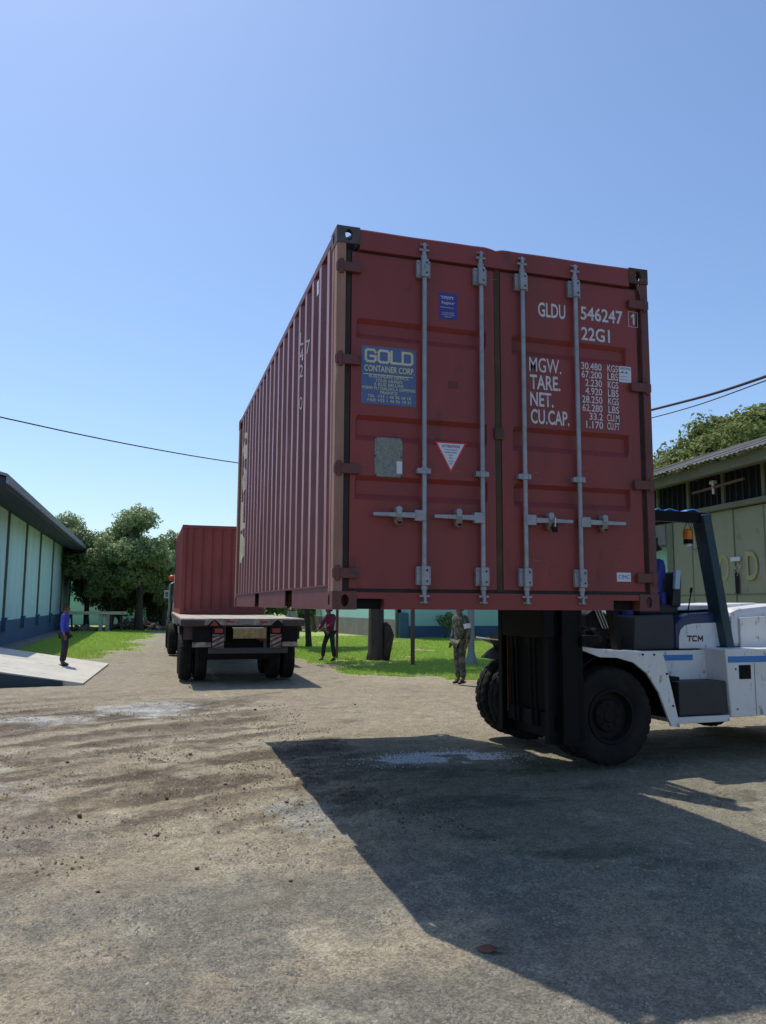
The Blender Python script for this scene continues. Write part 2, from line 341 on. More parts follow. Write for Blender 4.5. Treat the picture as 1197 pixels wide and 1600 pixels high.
    pw = np.exp(-(((x-2.12)/.55)**2+((y-3.72)/.22)**2))*sst(.40, .62, fbm(x*.7, y, .16, 5, 19, .6)); c = mixc(c, np.array([.80, .82, .86]), np.clip(pw*1.7, 0, 1))
    c = c*(.62+.76*fbm(x, y, .09, 5, 13, .7))[:, None]; c = c*np.array([1.0, .985, .865])
    g = grass_mask(x, y)
    gc = np.array([.28, .41, .09]); gc2 = np.array([.40, .42, .18])
    t = fbm(x, y, 1.1, 4, 33); gcol = gc*(1-t[:, None])+gc2*t[:, None]; ly_ = (sst(28, 23, y)*(x < 1))[:, None]*.75; gcol = gcol*(1-ly_)+np.array([.30, .29, .14])*ly_
    ff = sst(60, 75, np.hypot(x, y)); c = mixc(c, np.array([.12, .15, .05]), ff)
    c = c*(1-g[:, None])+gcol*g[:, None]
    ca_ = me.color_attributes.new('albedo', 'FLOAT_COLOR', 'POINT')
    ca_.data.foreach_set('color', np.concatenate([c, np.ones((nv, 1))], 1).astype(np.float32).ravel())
    fa = me.attributes.new('wet', 'FLOAT', 'POINT'); fa.data.foreach_set('value', np.clip(pu, 0, 1).astype(np.float32))
    m_ = bpy.data.materials.new('dirt_yard'); m_.use_nodes = True; N, L = m_.node_tree.nodes, m_.node_tree.links
    b = N['Principled BSDF']; at = N.new('ShaderNodeAttribute'); at.attribute_name = 'albedo'
    tc = N.new('ShaderNodeTexCoord')
    n1 = N.new('ShaderNodeTexNoise'); n1.inputs['Scale'].default_value = 110; n1.inputs['Detail'].default_value = 5; n1.inputs['Roughness'].default_value = .7; L.new(tc.outputs['Object'], n1.inputs[0])
    r1 = N.new('ShaderNodeMapRange'); r1.inputs[1].default_value = .3; r1.inputs[2].default_value = .7; r1.inputs[3].default_value = .66; r1.inputs[4].default_value = 1.34; L.new(n1.outputs[0], r1.inputs[0])
    v1 = N.new('ShaderNodeTexVoronoi'); v1.inputs['Scale'].default_value = 75; L.new(tc.outputs['Object'], v1.inputs[0])
    r2 = N.new('ShaderNodeMapRange'); r2.inputs[1].default_value = 0; r2.inputs[2].default_value = 1; r2.inputs[3].default_value = .66; r2.inputs[4].default_value = 1.34
    sp = N.new('ShaderNodeSeparateColor'); L.new(v1.outputs['Color'], sp.inputs[0]); L.new(sp.outputs[0], r2.inputs[0])
    mu = N.new('ShaderNodeMath'); mu.operation = 'MULTIPLY'; L.new(r1.outputs[0], mu.inputs[0]); L.new(r2.outputs[0], mu.inputs[1])
    vm = N.new('ShaderNodeVectorMath'); vm.operation = 'SCALE'; L.new(at.outputs['Color'], vm.inputs[0]); L.new(mu.outputs[0], vm.inputs['Scale']); L.new(vm.outputs[0], b.inputs['Base Color'])
    wt = N.new('ShaderNodeAttribute'); wt.attribute_name = 'wet'
    rr = N.new('ShaderNodeMapRange'); rr.inputs[3].default_value = .92; rr.inputs[4].default_value = .55; L.new(wt.outputs['Fac'], rr.inputs[0]); L.new(rr.outputs[0], b.inputs['Roughness'])
    b.inputs['Specular IOR Level'].default_value = .3
    bp = N.new('ShaderNodeBump'); bp.inputs['Distance'].default_value = .007; bp.inputs['Strength'].default_value = .9
    mh = N.new('ShaderNodeMath'); mh.operation = 'MULTIPLY_ADD'; mh.inputs[1].default_value = -.35; L.new(v1.outputs['Distance'], mh.inputs[0]); L.new(n1.outputs[0], mh.inputs[2]); L.new(mh.outputs[0], bp.inputs['Height']); L.new(bp.outputs[0], b.inputs['Normal'])
    me.materials.append(m_)
    o = bpy.data.objects.new('ground', me); COL.objects.link(o); return struct(o)
build_ground()
def gz(x, y): return float(ground_height(np.array([x]), np.array([y]))[0])

# gravel: nobody could count it
def stones(name, n, region, smin, smax, m, label, cat, seed, top=True):
    rng = np.random.default_rng(seed); P = region(rng, n); n = len(P)
    base = np.array([(1, 0, -.4), (.3, .95, -.4), (-.8, .6, -.4), (-.8, -.6, -.4), (.3, -.95, -.4), (.15, .1, .62)])
    F = np.array([(0, 1, 5), (1, 2, 5), (2, 3, 5), (3, 4, 5), (4, 0, 5)])
    s = smin+(smax-smin)*rng.random(n)**2.6; a = rng.random(n)*6.283; z = ground_height(P[:, 0], P[:, 1])
    jit = 1+.35*(rng.random((n, 6, 3))-.5); V = base[None]*jit*s[:, None, None]; V[:, :, 1] *= (.6+.4*rng.random(n))[:, None]; V[:, :, 2] *= (.7+.5*rng.random(n))[:, None]
    c, sn = np.cos(a)[:, None], np.sin(a)[:, None]; X = V[:, :, 0]*c-V[:, :, 1]*sn; Y = V[:, :, 0]*sn+V[:, :, 1]*c
    W = np.stack([X+P[:, 0:1], Y+P[:, 1:2], V[:, :, 2]+z[:, None]+s[:, None]*.28], -1).reshape(-1, 3)
    FF = (F[None]+6*np.arange(n)[:, None, None]).reshape(-1)
    me = bpy.data.meshes.new(name); me.vertices.add(len(W)); me.vertices.foreach_set('co', W.ravel())
    me.loops.add(len(FF)); me.loops.foreach_set('vertex_index', FF.astype(np.int32)); me.polygons.add(len(FF)//3); me.polygons.foreach_set('loop_start', (np.arange(len(FF)//3)*3).astype(np.int32)); me.update(calc_edges=True)
    me.materials.append(m); o = bpy.data.objects.new(name, me); COL.objects.link(o); tag(o, label, cat, kind='stuff'); return o
GRAV = mat('gravel_stone', (.27, .24, .19), .9, 0, (.13, .12, .105), 14, 1, lo=.46, hi=.56, col3=(.48, .45, .39), scale3=37)
def reg_near(rng, n):
    r = 1.8+15*rng.random(n)**1.9; a = np.radians(YAW*57.3+(rng.random(n)-.5)*66); P = np.stack([CP.x+r*np.sin(a), CP.y+r*np.cos(a)], 1)
    k = fbm(P[:, 0], P[:, 1], .6, 4, 15); P = P[(k > .40+.12*rng.random(len(P)))]; return P[grass_mask(P[:, 0], P[:, 1]) < .3]
stones('gravel', 120000, reg_near, .0035, .015, GRAV, 'small loose stones scattered over the dirt yard', 'gravel', 3)
def reg_mud(rng, n):
    P = np.stack([rng.uniform(-5, 1.4, n), rng.uniform(.2, 9.5, n)], 1); k = fbm(P[:, 0], P[:, 1], .5, 4, 41); return P[k > .5+.1*rng.random(len(P))]
stones('soil_crumbs', 15000, reg_mud, .005, .020, CLOD, 'dark crumbs of soil along the churned tyre tracks', 'soil', 5)
def reg_pow(rng, n):
    P = np.stack([rng.normal(2.12, .38, n), rng.normal(3.72, .17, n)], 1); k = fbm(P[:, 0]*.6, P[:, 1], .2, 4, 19); return P[k > .42+.12*rng.random(len(P))]
stones('white_powder', 16000, reg_pow, .004, .012, POWD, 'spill of white powder on the shaded ground under the raised container', 'powder', 6)
# larger clods and one dry leaf
cl = None; rr = random.Random(4)
spots = [(.28, 1.05), (-.55, 1.35), (-.9, 2.6), (-.35, 3.0), (-1.3, 3.4), (.1, 2.1), (-1.9, 4.4), (-.75, .6), (-.2, .2), (-1.35, .35), (.6, 8.1), (1.1, 7.7), (-.6, 4.6), (-1.6, 2.2), (-.1, 4.1), (.35, 3.6), (-1.1, 5.0), (2.4, 8.6), (3.4, 8.2), (-.6, 2.05), (-.2, 2.75), (-1.0, 1.5)]
for i, (x, y) in enumerate(spots):
    if cl is None:
        bm = bmesh.new(); bmesh.ops.create_icosphere(bm, subdivisions=1, radius=1)
        for v in bm.verts: v.co *= .65+.6*rr.random(); v.co.z *= .7
        me = bpy.data.meshes.new('soil_clod'); bm.to_mesh(me); bm.free(); me.materials.append(CLOD); o = cl = bpy.data.objects.new('soil_clod', me)
    else: o = cl.copy()
    COL.objects.link(o); s = .011+.017*rr.random()**2; o.location = (x, y, gz(x, y)+s*.4); o.scale = (s*1.3, s, s*.8); o.rotation_euler = (0, 0, rr.random()*6)
    tag(o, 'small dark clod of soil lying on the open dirt yard', 'clod', 'soil clods on the dirt yard')
lf = MB(); L_ = [(-.075, 0, .012), (-.04, .022, .02), (0, .03, .026), (.045, .02, .014), (.085, 0, .03), (.045, -.024, .03), (0, -.032, .01), (-.04, -.022, .008), (0, 0, .004)]
lx, ly = .595, -1.06; zz = gz(lx, ly); a = -.5
lf.add([(lx+(x*math.cos(a)-y*math.sin(a)), ly+(x*math.sin(a)+y*math.cos(a)), z+zz) for x, y, z in L_], [(8, i, (i+1) % 8) for i in range(8)])
o = lf.build('fallen_leaf', LEAFB, smooth=True); tag(o, 'curled dry brown leaf lying in the container shadow', 'leaf')
md = o.modifiers.new('thick', 'SOLIDIFY'); md.thickness = .001

# grass blades
def grass(name, n, reg, hmin, hmax, seed):
    rng = np.random.default_rng(seed); P = reg(rng, n); P = P[grass_mask(P[:, 0], P[:, 1]) > .35+.5*rng.random(len(P))]; n = len(P)
    z = ground_height(P[:, 0], P[:, 1]); h = hmin+(hmax-hmin)*rng.random(n)**1.5; a = rng.random(n)*6.283; wd = .006+.010*rng.random(n)+.0006*np.hypot(P[:, 0]-CP.x, P[:, 1]-CP.y)
    ln = .5*h*(rng.random(n)); la = rng.random(n)*6.283
    A = np.stack([P[:, 0]-wd*np.cos(a), P[:, 1]-wd*np.sin(a), z-.01], -1); B = np.stack([P[:, 0]+wd*np.cos(a), P[:, 1]+wd*np.sin(a), z-.01], -1); C_ = np.stack([P[:, 0]+ln*np.cos(la), P[:, 1]+ln*np.sin(la), z+h], -1)
    W = np.stack([A, B, C_], 1).reshape(-1, 3); me = bpy.data.meshes.new(name); me.vertices.add(3*n); me.vertices.foreach_set('co', W.ravel())
    me.loops.add(3*n); me.loops.foreach_set('vertex_index', np.arange(3*n, dtype=np.int32)); me.polygons.add(n); me.polygons.foreach_set('loop_start', (np.arange(n)*3).astype(np.int32)); me.update(calc_edges=True)
    me.materials.append(GRASSM); o = bpy.data.objects.new(name, me); COL.objects.link(o); return o
def rr_(rng, n):
    y = 11.2+26*rng.random(n)**1.6; x = 3+rng.random(n)*(.55*(y-5)+4); return np.stack([x, y], 1)
o = grass('lawn_grass', 230000, rr_, .03, .085, 1); tag(o, 'short sunlit grass of the lawn behind the raised container', 'grass', kind='stuff')
def rl_(rng, n):
    y = 20.2+30*rng.random(n)**1.5; x = -6.5+rng.random(n)*7.5; return np.stack([x, y], 1)
o = grass('verge_grass', 80000, rl_, .03, .09, 2); tag(o, 'patchy grass between the turquoise warehouse and the truck', 'grass', kind='stuff')

# ------------------------------------------------------------------ corrugated panel
PER, FLT, SLP = .278, .072, .067
def profile(u0, u1, d0, d1):
    pts = [(u0, d1)]; u = u0+.03
    while u+PER < u1-.02:
        pts += [(u, d1), (u+SLP, d0), (u+SLP+FLT, d0), (u+2*SLP+FLT, d1)]; u += PER
    pts.append((u1, d1)); return pts
def corr(mb, pts, z0, z1, P, rows=1, wob=0, seed=0):
    rg = random.Random(seed); n = len(pts); vs = []
    ph = [(rg.random()*6, rg.random()*6) for _ in pts]
    for j in range(rows+1):
        z = z0+(z1-z0)*j/rows; e = math.sin(math.pi*j/rows)
        for i, (u, d) in enumerate(pts):
            wv = (math.sin(z*3.1+ph[i//2][0])+.6*math.sin(z*7.3+ph[i//2][1])+.5*math.sin(z*13+ph[i//3][0]))*wob*e
            vs.append(P(u+(wv if 0 < i < n-1 else 0), d+(wv*.35 if 0 < i < n-1 else 0), z))
    return mb.add(vs, [(j*n+i, j*n+i+1, (j+1)*n+i+1, (j+1)*n+i) for j in range(rows) for i in range(n-1)])

def casting(name, root, X, Y, Z, sx, sy, m, top):
    """corner casting with its outer corner at (X,Y) and bottom z=Z; sx, sy point inward"""
    w, d, h, t = .162, .178, .118, .022; mb = MB()
    mb.plate_hole((X, Y, Z), (sx, 0, 0), (0, 0, 1), (0, -sy, 0), w, h, w*.52, h*.5, .026, .040, t)
    mb.plate_hole((X, Y+sy*t, Z), (0, sy, 0), (0, 0, 1), (-sx, 0, 0), d-t, h, (d-t)*.5, h*.5, .026, .040, t)
    mb.plate_hole((X+sx*t, Y+sy*t, Z+(h if top else 0)), (sx, 0, 0), (0, sy, 0), (0, 0, 1 if top else -1), w-t, d-t, (w-t)*.45, (d-t)*.56, .040, .062, t)
    x1, x2 = sorted((X+sx*(w-.012), X+sx*w)); mb.box(x1, x2, *sorted((Y+sy*t, Y+sy*d)), Z+(.0 if top else t), Z+h-(t if top else 0))
    y1, y2 = sorted((Y+sy*(d-.012), Y+sy*d)); mb.box(*sorted((X+sx*t, X+sx*(w-.012))), y1, y2, Z+(.0 if top else t), Z+h-(t if top else 0))
    return mb.build(name, m, root)

W, L, H = 2.438, 6.058, 2.591
# ------------------------------------------------------------------ the raised container
ZB = 1.68; ZT = ZB+H
K = thing('shipping_container', (W/2, L/2, ZB), 'large red corrugated shipping container lifted off the ground, its locked doors facing forward', 'shipping container')
for X, sx in ((0, 1), (W, -1)):
    for Y, sy in ((0, 1), (L, -1)):
        for Z, tp in ((ZB, False), (ZT-.118, True)):
            casting('corner_casting', K, X, Y, Z, sx, sy, (POSTR2 if not tp else RUST) if (not tp or X > 0) else mat('bluish_casting', (.10, .075, .085), .7, 0, (.05, .04, .045), 14, .7, .003, 30) if Y == 0 else RUST, tp)
for X, s in ((0, 1), (W, -1)):
    for Y, t in ((0, 1), (L, -1)):
        mb = MB(); z0, z1 = ZB+.118, ZT-.118
        pl_ = [(X+s*.004, Y+t*.008), (X+s*.066, Y+t*.008), (X+s*.066, Y+t*.05), (X+s*.035, Y+t*.05), (X+s*.035, Y+t*.15), (X+s*.004, Y+t*.15), (X+s*.004, Y+t*.105), (X+s*.012, Y+t*.09), (X+s*.004, Y+t*.075)]
        mb.prism(pl_, 2, z0, z1); mb.build('corner_post', POSTRED if X == 0 else POSTR2, K)
# long sides
for X, s in ((0, 1), (W, -1)):
    pts = profile(.15, L-.15, .006, .042)
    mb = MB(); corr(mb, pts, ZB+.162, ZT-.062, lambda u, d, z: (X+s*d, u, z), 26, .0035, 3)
    o = mb.build('side_panel', SIDERED, K); o.data.materials.append(SIDELIT)
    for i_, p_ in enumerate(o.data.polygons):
        if i_ % (len(pts)-1) % 4 == 2 and 0 < i_ % (len(pts)-1) < len(pts)-2: p_.material_index = 1  # outer flats take the painted sunlight; webs keep the darker side red
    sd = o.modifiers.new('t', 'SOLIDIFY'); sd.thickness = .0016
    MB().box(*sorted((X+s*.004, X+s*.064)), .178, L-.178, ZT-.062, ZT-.004).build('top_rail', SIDERED, K, bevel=.004)
    mb = MB(); ys = [.178, 1.55, 1.90, 3.60, 3.93, L-.178]
    x1, x2 = sorted((X+s*.012, X+s*.018))
    for a, b in ((ys[0], ys[1]), (ys[2], ys[3]), (ys[4], ys[5])): mb.box(x1, x2, a, b, ZB+.004, ZB+.150)
    xa, xb = sorted((X+s*.004, X+s*.075)); mb.box(xa, xb, ys[0], ys[5], ZB+.150, ZB+.162); 
    for a, b in ((ys[0], ys[1]), (ys[2], ys[3]), (ys[4], ys[5])): mb.box(*sorted((X+s*.004, X+s*.05)), a, b, ZB-.001, ZB+.004)
    mb.build('bottom_rail', SIDERED, K)
    if s == 1:
        br = [p[0] for p in pts if 0 < p[0]]
        def fn(u, v, pts=pts):
            y = -u; d = np.interp(y, [p[0] for p in pts], [p[1] for p in pts]); return (d-.003, y, v)
        cv = {'breaks': [-b for b in br], 'fn': fn}
        for ch, kk, z0_, z1_ in (('L', 4, 3.86, 3.975), ('4', 4, 3.725, 3.835), ('2', 4, 3.585, 3.695), ('O', 4, 3.31, 3.42), ('7', 3, 3.70, 3.815)):
            u_ = .18+kk*PER; text('side_lettering', ch, (-u_-SLP+.004, z0_, -u_-.022, z1_), LETW, K, conv=cv, weight=.01)
        MB().box(.001, .0045, .60, .66, 4.02, 4.13).build('side_sticker', PAPER, K)
        for ch, zt in (('G', 3.96), ('O', 3.51), ('L', 3.06), ('D', 2.63)):
            text('side_logo_letter', ch, (-5.53, zt-.38, -5.17, zt), CREAM, K, conv=cv, weight=.03)
# far end, roof, floor
pts = profile(.15, W-.15, .010, .045)
mb = MB(); corr(mb, pts, ZB+.16, ZT-.12, lambda u, d, z: (u, L-d, z)); o = mb.build('end_panel', RED, K); o.modifiers.new('t', 'SOLIDIFY').thickness = .0016
mb = MB(); mb.box(.17, W-.17, L-.06, L-.006, ZT-.12, ZT-.004); mb.box(.17, W-.17, L-.06, L-.006, ZB, ZB+.16); mb.build('end_frame', RED, K)
mb = MB(); n = 40
vs = []; 
for i in range(n+1):
    y = .18+(L-.36)*i/n; z = ZT-.012+(.010 if i % 2 else 0)
    vs += [(.064, y, z), (W-.064, y, z)]
mb.add(vs, [(2*i, 2*i+1, 2*i+3, 2*i+2) for i in range(n)]); o = mb.build('roof_panel', RED, K); o.modifiers.new('t', 'SOLIDIFY').thickness = .002
MB().box(.07, W-.07, .16, L-.06, ZB+.125, ZB+.155).build('floor_panel', RUST, K)
mb = MB()
for i in range(20):
    y = .4+i*.28
    if 1.5 < y < 1.95 or 3.55 < y < 3.98: continue
    mb.box(.07, W-.07, y, y+.045, ZB+.012, ZB+.124)
mb.build('cross_members', RUST, K)
# door end: header (slightly bent upper lip) and sill
mb = MB(); vs = []; N_ = 48
for i in range(N_+1):
    x = .163+(W-.326)*i/N_; dip = -.012*math.exp(-((x-1.17)/.03)**2)+.004*math.exp(-((x-1.08)/.05)**2)+.003*math.exp(-((x-1.26)/.05)**2)+.0015*math.sin(x*9)
    vs += [(x, .006, ZT-.150), (x, .006, ZT-.016+dip), (x, .012, ZT-.006+dip), (x, .12, ZT-.006+dip*.3), (x, .12, ZT-.15)]
fs = [(5*i+j, 5*(i+1)+j, 5*(i+1)+(j+1) % 5, 5*i+(j+1) % 5) for i in range(N_) for j in range(5)]+[(0, 1, 2, 3, 4), tuple(5*N_+j for j in range(5))]
mb.add(vs, fs); mb.build('door_header', DOORRED, K)
mb = MB(); mb.prism([(.163, ZB+.112), (.163, ZB+.072), (.35, ZB+.072), (.35, ZB+.002), (2.06, ZB+.002), (2.06, ZB+.072), (W-.163, ZB+.072), (W-.163, ZB+.112)], 1, .006, .10); mb.build('door_sill', RUST if False else DOORRED, K)
MB().box(.165, .348, .09, .14, ZB+.004, ZB+.07).build('sill_pocket', BLACK, K); MB().box(2.062, W-.165, .09, .14, ZB+.004, ZB+.07).build('sill_pocket', BLACK, K)
# doors
BZ = [(3.50, 3.645), (2.80, 2.975), (2.40, 2.565)]
def door(name, x0, x1, px0, px1, label):
    yo = .030; dp = .032; zb, zt = ZB+.137, ZT-.165
    xs = [x0, px0, px0+.014, px1-.014, px1, x1]; zs = [zb]
    for a, b in sorted(BZ): zs += [a, a+.045, b-.030, b]
    zs.append(zt)
    def dep(i, j):
        inx = i in (2, 3); return dp if inx and (j % 4 in (2, 3)) and 0 < j < len(zs)-1 else 0
    mb = MB(); vs = [(x, yo+dep(i, j), z) for j, z in enumerate(zs) for i, x in enumerate(xs)]; n = len(xs)
    mb.add(vs, [(j*n+i, j*n+i+1, (j+1)*n+i+1, (j+1)*n+i) for j in range(len(zs)-1) for i in range(n-1)])
    mb.box(x0, x1, yo+.034, yo+.06, zb, zt)
    mb.box(x0, x0+.002, yo, yo+.05, zb, zt); mb.box(x1-.002, x1, yo, yo+.05, zb, zt)
    o = mb.build(name, DOORRED, K)
    if label: o['label'] = label
    return o
DL = door('door', .112, 1.166, .15, 1.10, 'left door with the blue sign, steel data plate and triangular warning sticker')
DR = door('door', 1.212, 2.345, 1.30, 2.245, 'right door with the white weight table lettering')
mb = MB(); mb.box(1.168, 1.210, .034, .06, ZB+.125, ZT-.15); mb.build('centre_gasket', SEAM, K)
mb = MB(); mb.box(.07, .110, .036, .06, ZB+.12, ZT-.15); mb.box(2.347, 2.371, .036, .06, ZB+.12, ZT-.15)
mb.box(.11, 2.347, .038, .062, ZB+.113, ZB+.136); mb.box(.11, 2.347, .038, .062, ZT-.164, ZT-.151); mb.build('door_gasket', GASK, K)
mb = MB(); mb.box(1.155, 1.222, .010, .034, 2.87, 2.955); mb.build('seam_plate', RUST, K, bevel=.004)
def hardware(D, x, s, z_h):
    """locking rod at x, handle reaching towards s"""
    yr = -.006
    rod = MB().tube([(x, yr, 1.80), (x+.004, yr, 4.12)], .0165, 14).build('locking_rod', GALV, D, smooth='auto')
    for z0, up_ in ((4.035, 1), (1.905, -1)):
        mb = MB(); mb.box(x-.052, x+.048, -.004, .028, z0-.062, z0+.062); mb.box(x-.024, x+.026, -.034, -.004, z0-.064, z0+.064)
        for bx in (-.040, .037):
            for bz in (-.045, .045): mb.tube([(x+bx, -.014, z0+bz), (x+bx, -.003, z0+bz)], .008, 8)
        mb.build('rod_bracket', GALV, D, bevel=.004)
        mb = MB(); mb.box(x+.006, x+.016, -.037, -.033, z0+.03, z0+.042); mb.box(x+.006, x+.016, -.037, -.033, z0-.042, z0-.03); mb.build('bracket_bolt', BLACK, D)
        e = z0+up_*.065; mb = MB(); mb.tube([(x, yr, e), (x, yr, e+up_*.028), (x, yr, e+up_*.030), (x, yr, e+up_*.075)], [.022, .022, .017, .014], 12)
        mb.box(x-.036, x+.036, yr-.012, yr+.008, *sorted((e+up_*.062, e+up_*.076))); mb.box(x-.008, x+.01, yr-.02, yr+.01, *sorted((e+up_*.07, e+up_*.118))); mb.box(x-.028, x+.028, yr-.006, yr+.010, *sorted((e+up_*.106, e+up_*.116)))
        mb.build('cam_keeper', GALV, D, bevel=.002)
    mb = MB(); mb.box(x-.05, x+.046, .002, .03, 2.595, 2.625); mb.tube([(x, yr, 2.588), (x, yr, 2.632)], .026, 14); mb.box(x-.05, x-.02, -.014, .003, 2.592, 2.628); mb.box(x+.018, x+.046, -.014, .003, 2.592, 2.628); mb.build('rod_guide', GALV, D, bevel=.002)
    a = x+s*.02; mb = MB(); mb.box(*sorted((x-s*.004, x+s*.072)), -.03, .016, z_h-.036, z_h+.036)
    mb.hexa([(a+s*.05, -.034, z_h-.020), (a+s*.34, -.030, z_h-.012), (a+s*.34, -.018, z_h-.012), (a+s*.05, -.018, z_h-.020), (a+s*.05, -.034, z_h+.018), (a+s*.34, -.030, z_h+.010), (a+s*.34, -.018, z_h+.010), (a+s*.05, -.018, z_h+.018)])
    mb.build('door_handle', GALV, D, bevel=.003)
    h = x+s*.185; mb = MB(); mb.tube([(h, -.04, z_h+.035), (h, .028, z_h+.035)], .022, 12); mb.box(h-.018, h+.018, -.044, .028, z_h+.0, z_h+.04); mb.build('handle_catch', GALV, D, bevel=.003)
    mb = MB(); mb.lathe([(.018, -.038), (.024, -.030), (.024, .0), (.018, .02), (.010, -.038)], (h, 0, z_h-.045), 1, 16); mb.box(h-.02, h+.02, -.036, .026, z_h-.045, z_h-.012); mb.build('handle_hub', GALV2, D)
for x, D, s in ((.622, DL, -1), (1.048, DL, -1), (1.372, DR, 1), (1.802, DR, 1)): hardware(D, x, s, 2.305)
mb = MB(); mb.tube([(1.57+.022*math.cos(t), -.055, 2.262+.026*math.sin(t)) for t in [k*math.pi/8 for k in range(9)]]+[(1.548, -.055, 2.245)], .004, 8); mb.box(1.552, 1.590, -.062, -.048, 2.222, 2.258); mb.build('padlock', BLACK, DR, bevel=.003); MB().tube([(1.572, -.055, 2.26), (1.575, -.058, 2.325)], .006, 8).build('lock_shackle', CHROME, DR)
for x0, x1, D in ((.004, .175, DL), (2.265, W-.004, DR)):
    for z in (3.985, 3.34, 2.60, 1.915):
        mb = MB(); mb.box(x0 if x0 < 1 else x0, x1, -.004, .03, z-.033, z+.033); xc = .035 if x0 < 1 else W-.035; mb.tube([(xc, .004, z-.05), (xc, .004, z+.05)], .017, 12); mb.build('hinge', POSTR2, D, bevel=.004)
# markings, left door
fy = .030
def plate(name, x0, x1, z0, z1, m, D, t=.002, y=fy): return MB().box(DX(x0), DX(x1), y-t, y-.0002, DZ(z0), DZ(z1)).build(name, m, D)
P_ = plate('company_sign', .178, .565, 3.045, 3.445, SIGNB, DL, .003)
TY = fy-.003
# square-cornered GOLD lettering drawn as strokes
def strokes(name, polys, m, D, y, wd):
    mb = MB()
    for p in polys:
        for i in range(len(p)-1):
            a, b = Vector((p[i][0], 0, p[i][1])), Vector((p[i+1][0], 0, p[i+1][1])); d = (b-a).normalized(); nrm = Vector((-d.z, 0, d.x))*wd/2; a = a-d*wd*.42; b = b+d*wd*.42; yy = y-.0004*(i % 2)-.0006
            mb.add([(DX(q.x+k_*nrm.x), yy, DZ(q.z+k_*nrm.z)) for q, k_ in ((a, 1), (b, 1), (b, -1), (a, -1))], [(0, 1, 2, 3)])
    return mb.build(name, m, D)
def gl(x, w_=.068, z0=3.338, z1=3.418, k=.012): 
    return x, x+w_, z0, z1, k
gx = [.208, .298, .388, .468]
x, X1, z0, z1, k = gl(gx[0]); G_ = [(X1, z1-k*1.3), (X1-k, z1), (x+k, z1), (x, z1-k), (x, z0+k), (x+k, z0), (X1-k, z0), (X1, z0+k), (X1, z0+.037), (x+.032, z0+.037)]
x, X1, z0, z1, k = gl(gx[1], .072); O_ = [(x+k, z1), (X1-k, z1), (X1, z1-k), (X1, z0+k), (X1-k, z0), (x+k, z0), (x, z0+k), (x, z1-k), (x+k, z1)]
x, X1, z0, z1, k = gl(gx[2], .066); Lp = [(x, z1), (x, z0), (X1, z0)]
x, X1, z0, z1, k = gl(gx[3], .068); Dp = [(x, z1), (X1-k, z1), (X1, z1-k), (X1, z0+k), (X1-k, z0), (x, z0), (x, z1)]
strokes('sign_lettering', [G_, O_, Lp, Dp], CREAM, P_, TY, .016)
text('sign_lettering', 'CONTAINER CORP.', (.197, 3.268, .553, 3.312), CREAM, P_, at=TY, weight=.022)
MB().box(.197, .553, TY-.001, TY, 3.256, 3.261).build('sign_rule', CREAM, P_)
for s_, a, b, z in (('EUROPEAN OFFICE', .232, .510, 3.226), ('TOUR ARAGO', .275, .466, 3.199), ('5 RUE BELLINI', .268, .472, 3.172), ('92800 PUTEAUX/LA DEFENSE', .185, .560, 3.145), ('FRANCE', .310, .432, 3.118), ('TEL  +33 1 46 96 18 10', .222, .528, 3.090), ('FAX +33 1 46 96 18 31', .222, .528, 3.062)):
    text('sign_lettering', s_, (a, z, b, z+.021), CREAM, P_, at=TY, weight=.012)
P_ = plate('register_sticker', .735, .868, 3.692, 3.886, LLOY, DL)
mk = fy-.002
for z in (3.868, 3.788): MB().box(.75, .853, mk-.001, mk, z, z+.003).build('sticker_rule', LETW, P_)
text('sticker_lettering', "Lloyd's", (.755, 3.832, .84, 3.860), LETW, P_, at=mk, weight=.012)
text('sticker_lettering', "Register", (.753, 3.796, .85, 3.822), LETW, P_, at=mk, weight=.012)
for s_, z in (('CONTAINER', 3.735), ('INSPECTION', 3.720), ('REPORT', 3.705)): text('sticker_lettering', s_, (.755 if s_ != 'REPORT' else .775, z, .847 if s_ != 'REPORT' else .83, z+.009), LETW, P_, at=mk)
mb = MB(); mb.prism([(DX(a), DZ(b)) for a, b in ((.698, 2.822), (.935, 2.822), (.8165, 2.605))], 1, fy-.002, fy-.0003); P_ = mb.build('warning_triangle', REDP, DL)
MB().prism([(DX(a), DZ(b)) for a, b in ((.718, 2.811), (.915, 2.811), (.8165, 2.630))], 1, fy-.003, fy-.0022).build('triangle_face', PAPER, P_)
text('warning_lettering', 'ATTENTION', (.752, 2.782, .882, 2.801), INK, P_, at=fy-.0032, weight=.01)
for s_, z, hw in (('TOOLS OR EQUIP', 2.762, .048), ('MAXIMUM WEIGHT', 2.744, .046), ('ONLY', 2.724, .016), ('WITH', 2.704, .014), ('CAUTION', 2.684, .019), ('ALWAYS', 2.666, .013)): text('warning_lettering', s_, (.8165-hw, z, .8165+hw, z+.009), INK, P_, at=fy-.0032)
mb = MB(); x0, x1, z0, z1, k = .283, .478, 2.562, 2.828, .014; mb.prism([(x0+k, z0), (x1-k, z0), (x1, z0+k), (x1, z1-k), (x1-k, z1), (x0+k, z1), (x0, z1-k), (x0, z0+k)], 1, fy-.004, fy-.0003); P_ = mb.build('data_plate', PLATE, DL)
plate('plate_sticker', .428, .466, 2.582, 2.666, PAPER, P_, .0055)
mb = MB(); [mb.box(a-.006, a+.006, fy-.006, fy-.004, b-.006, b+.006) for a in (.290, .471) for b in (2.822, 2.70, 2.57)]; mb.build('plate_rivet', INK, P_)
plate('faint_patch', .80, .87, 3.20, 3.25, mat('dark_patch', (.13, .022, .026), .6), DL, .001)
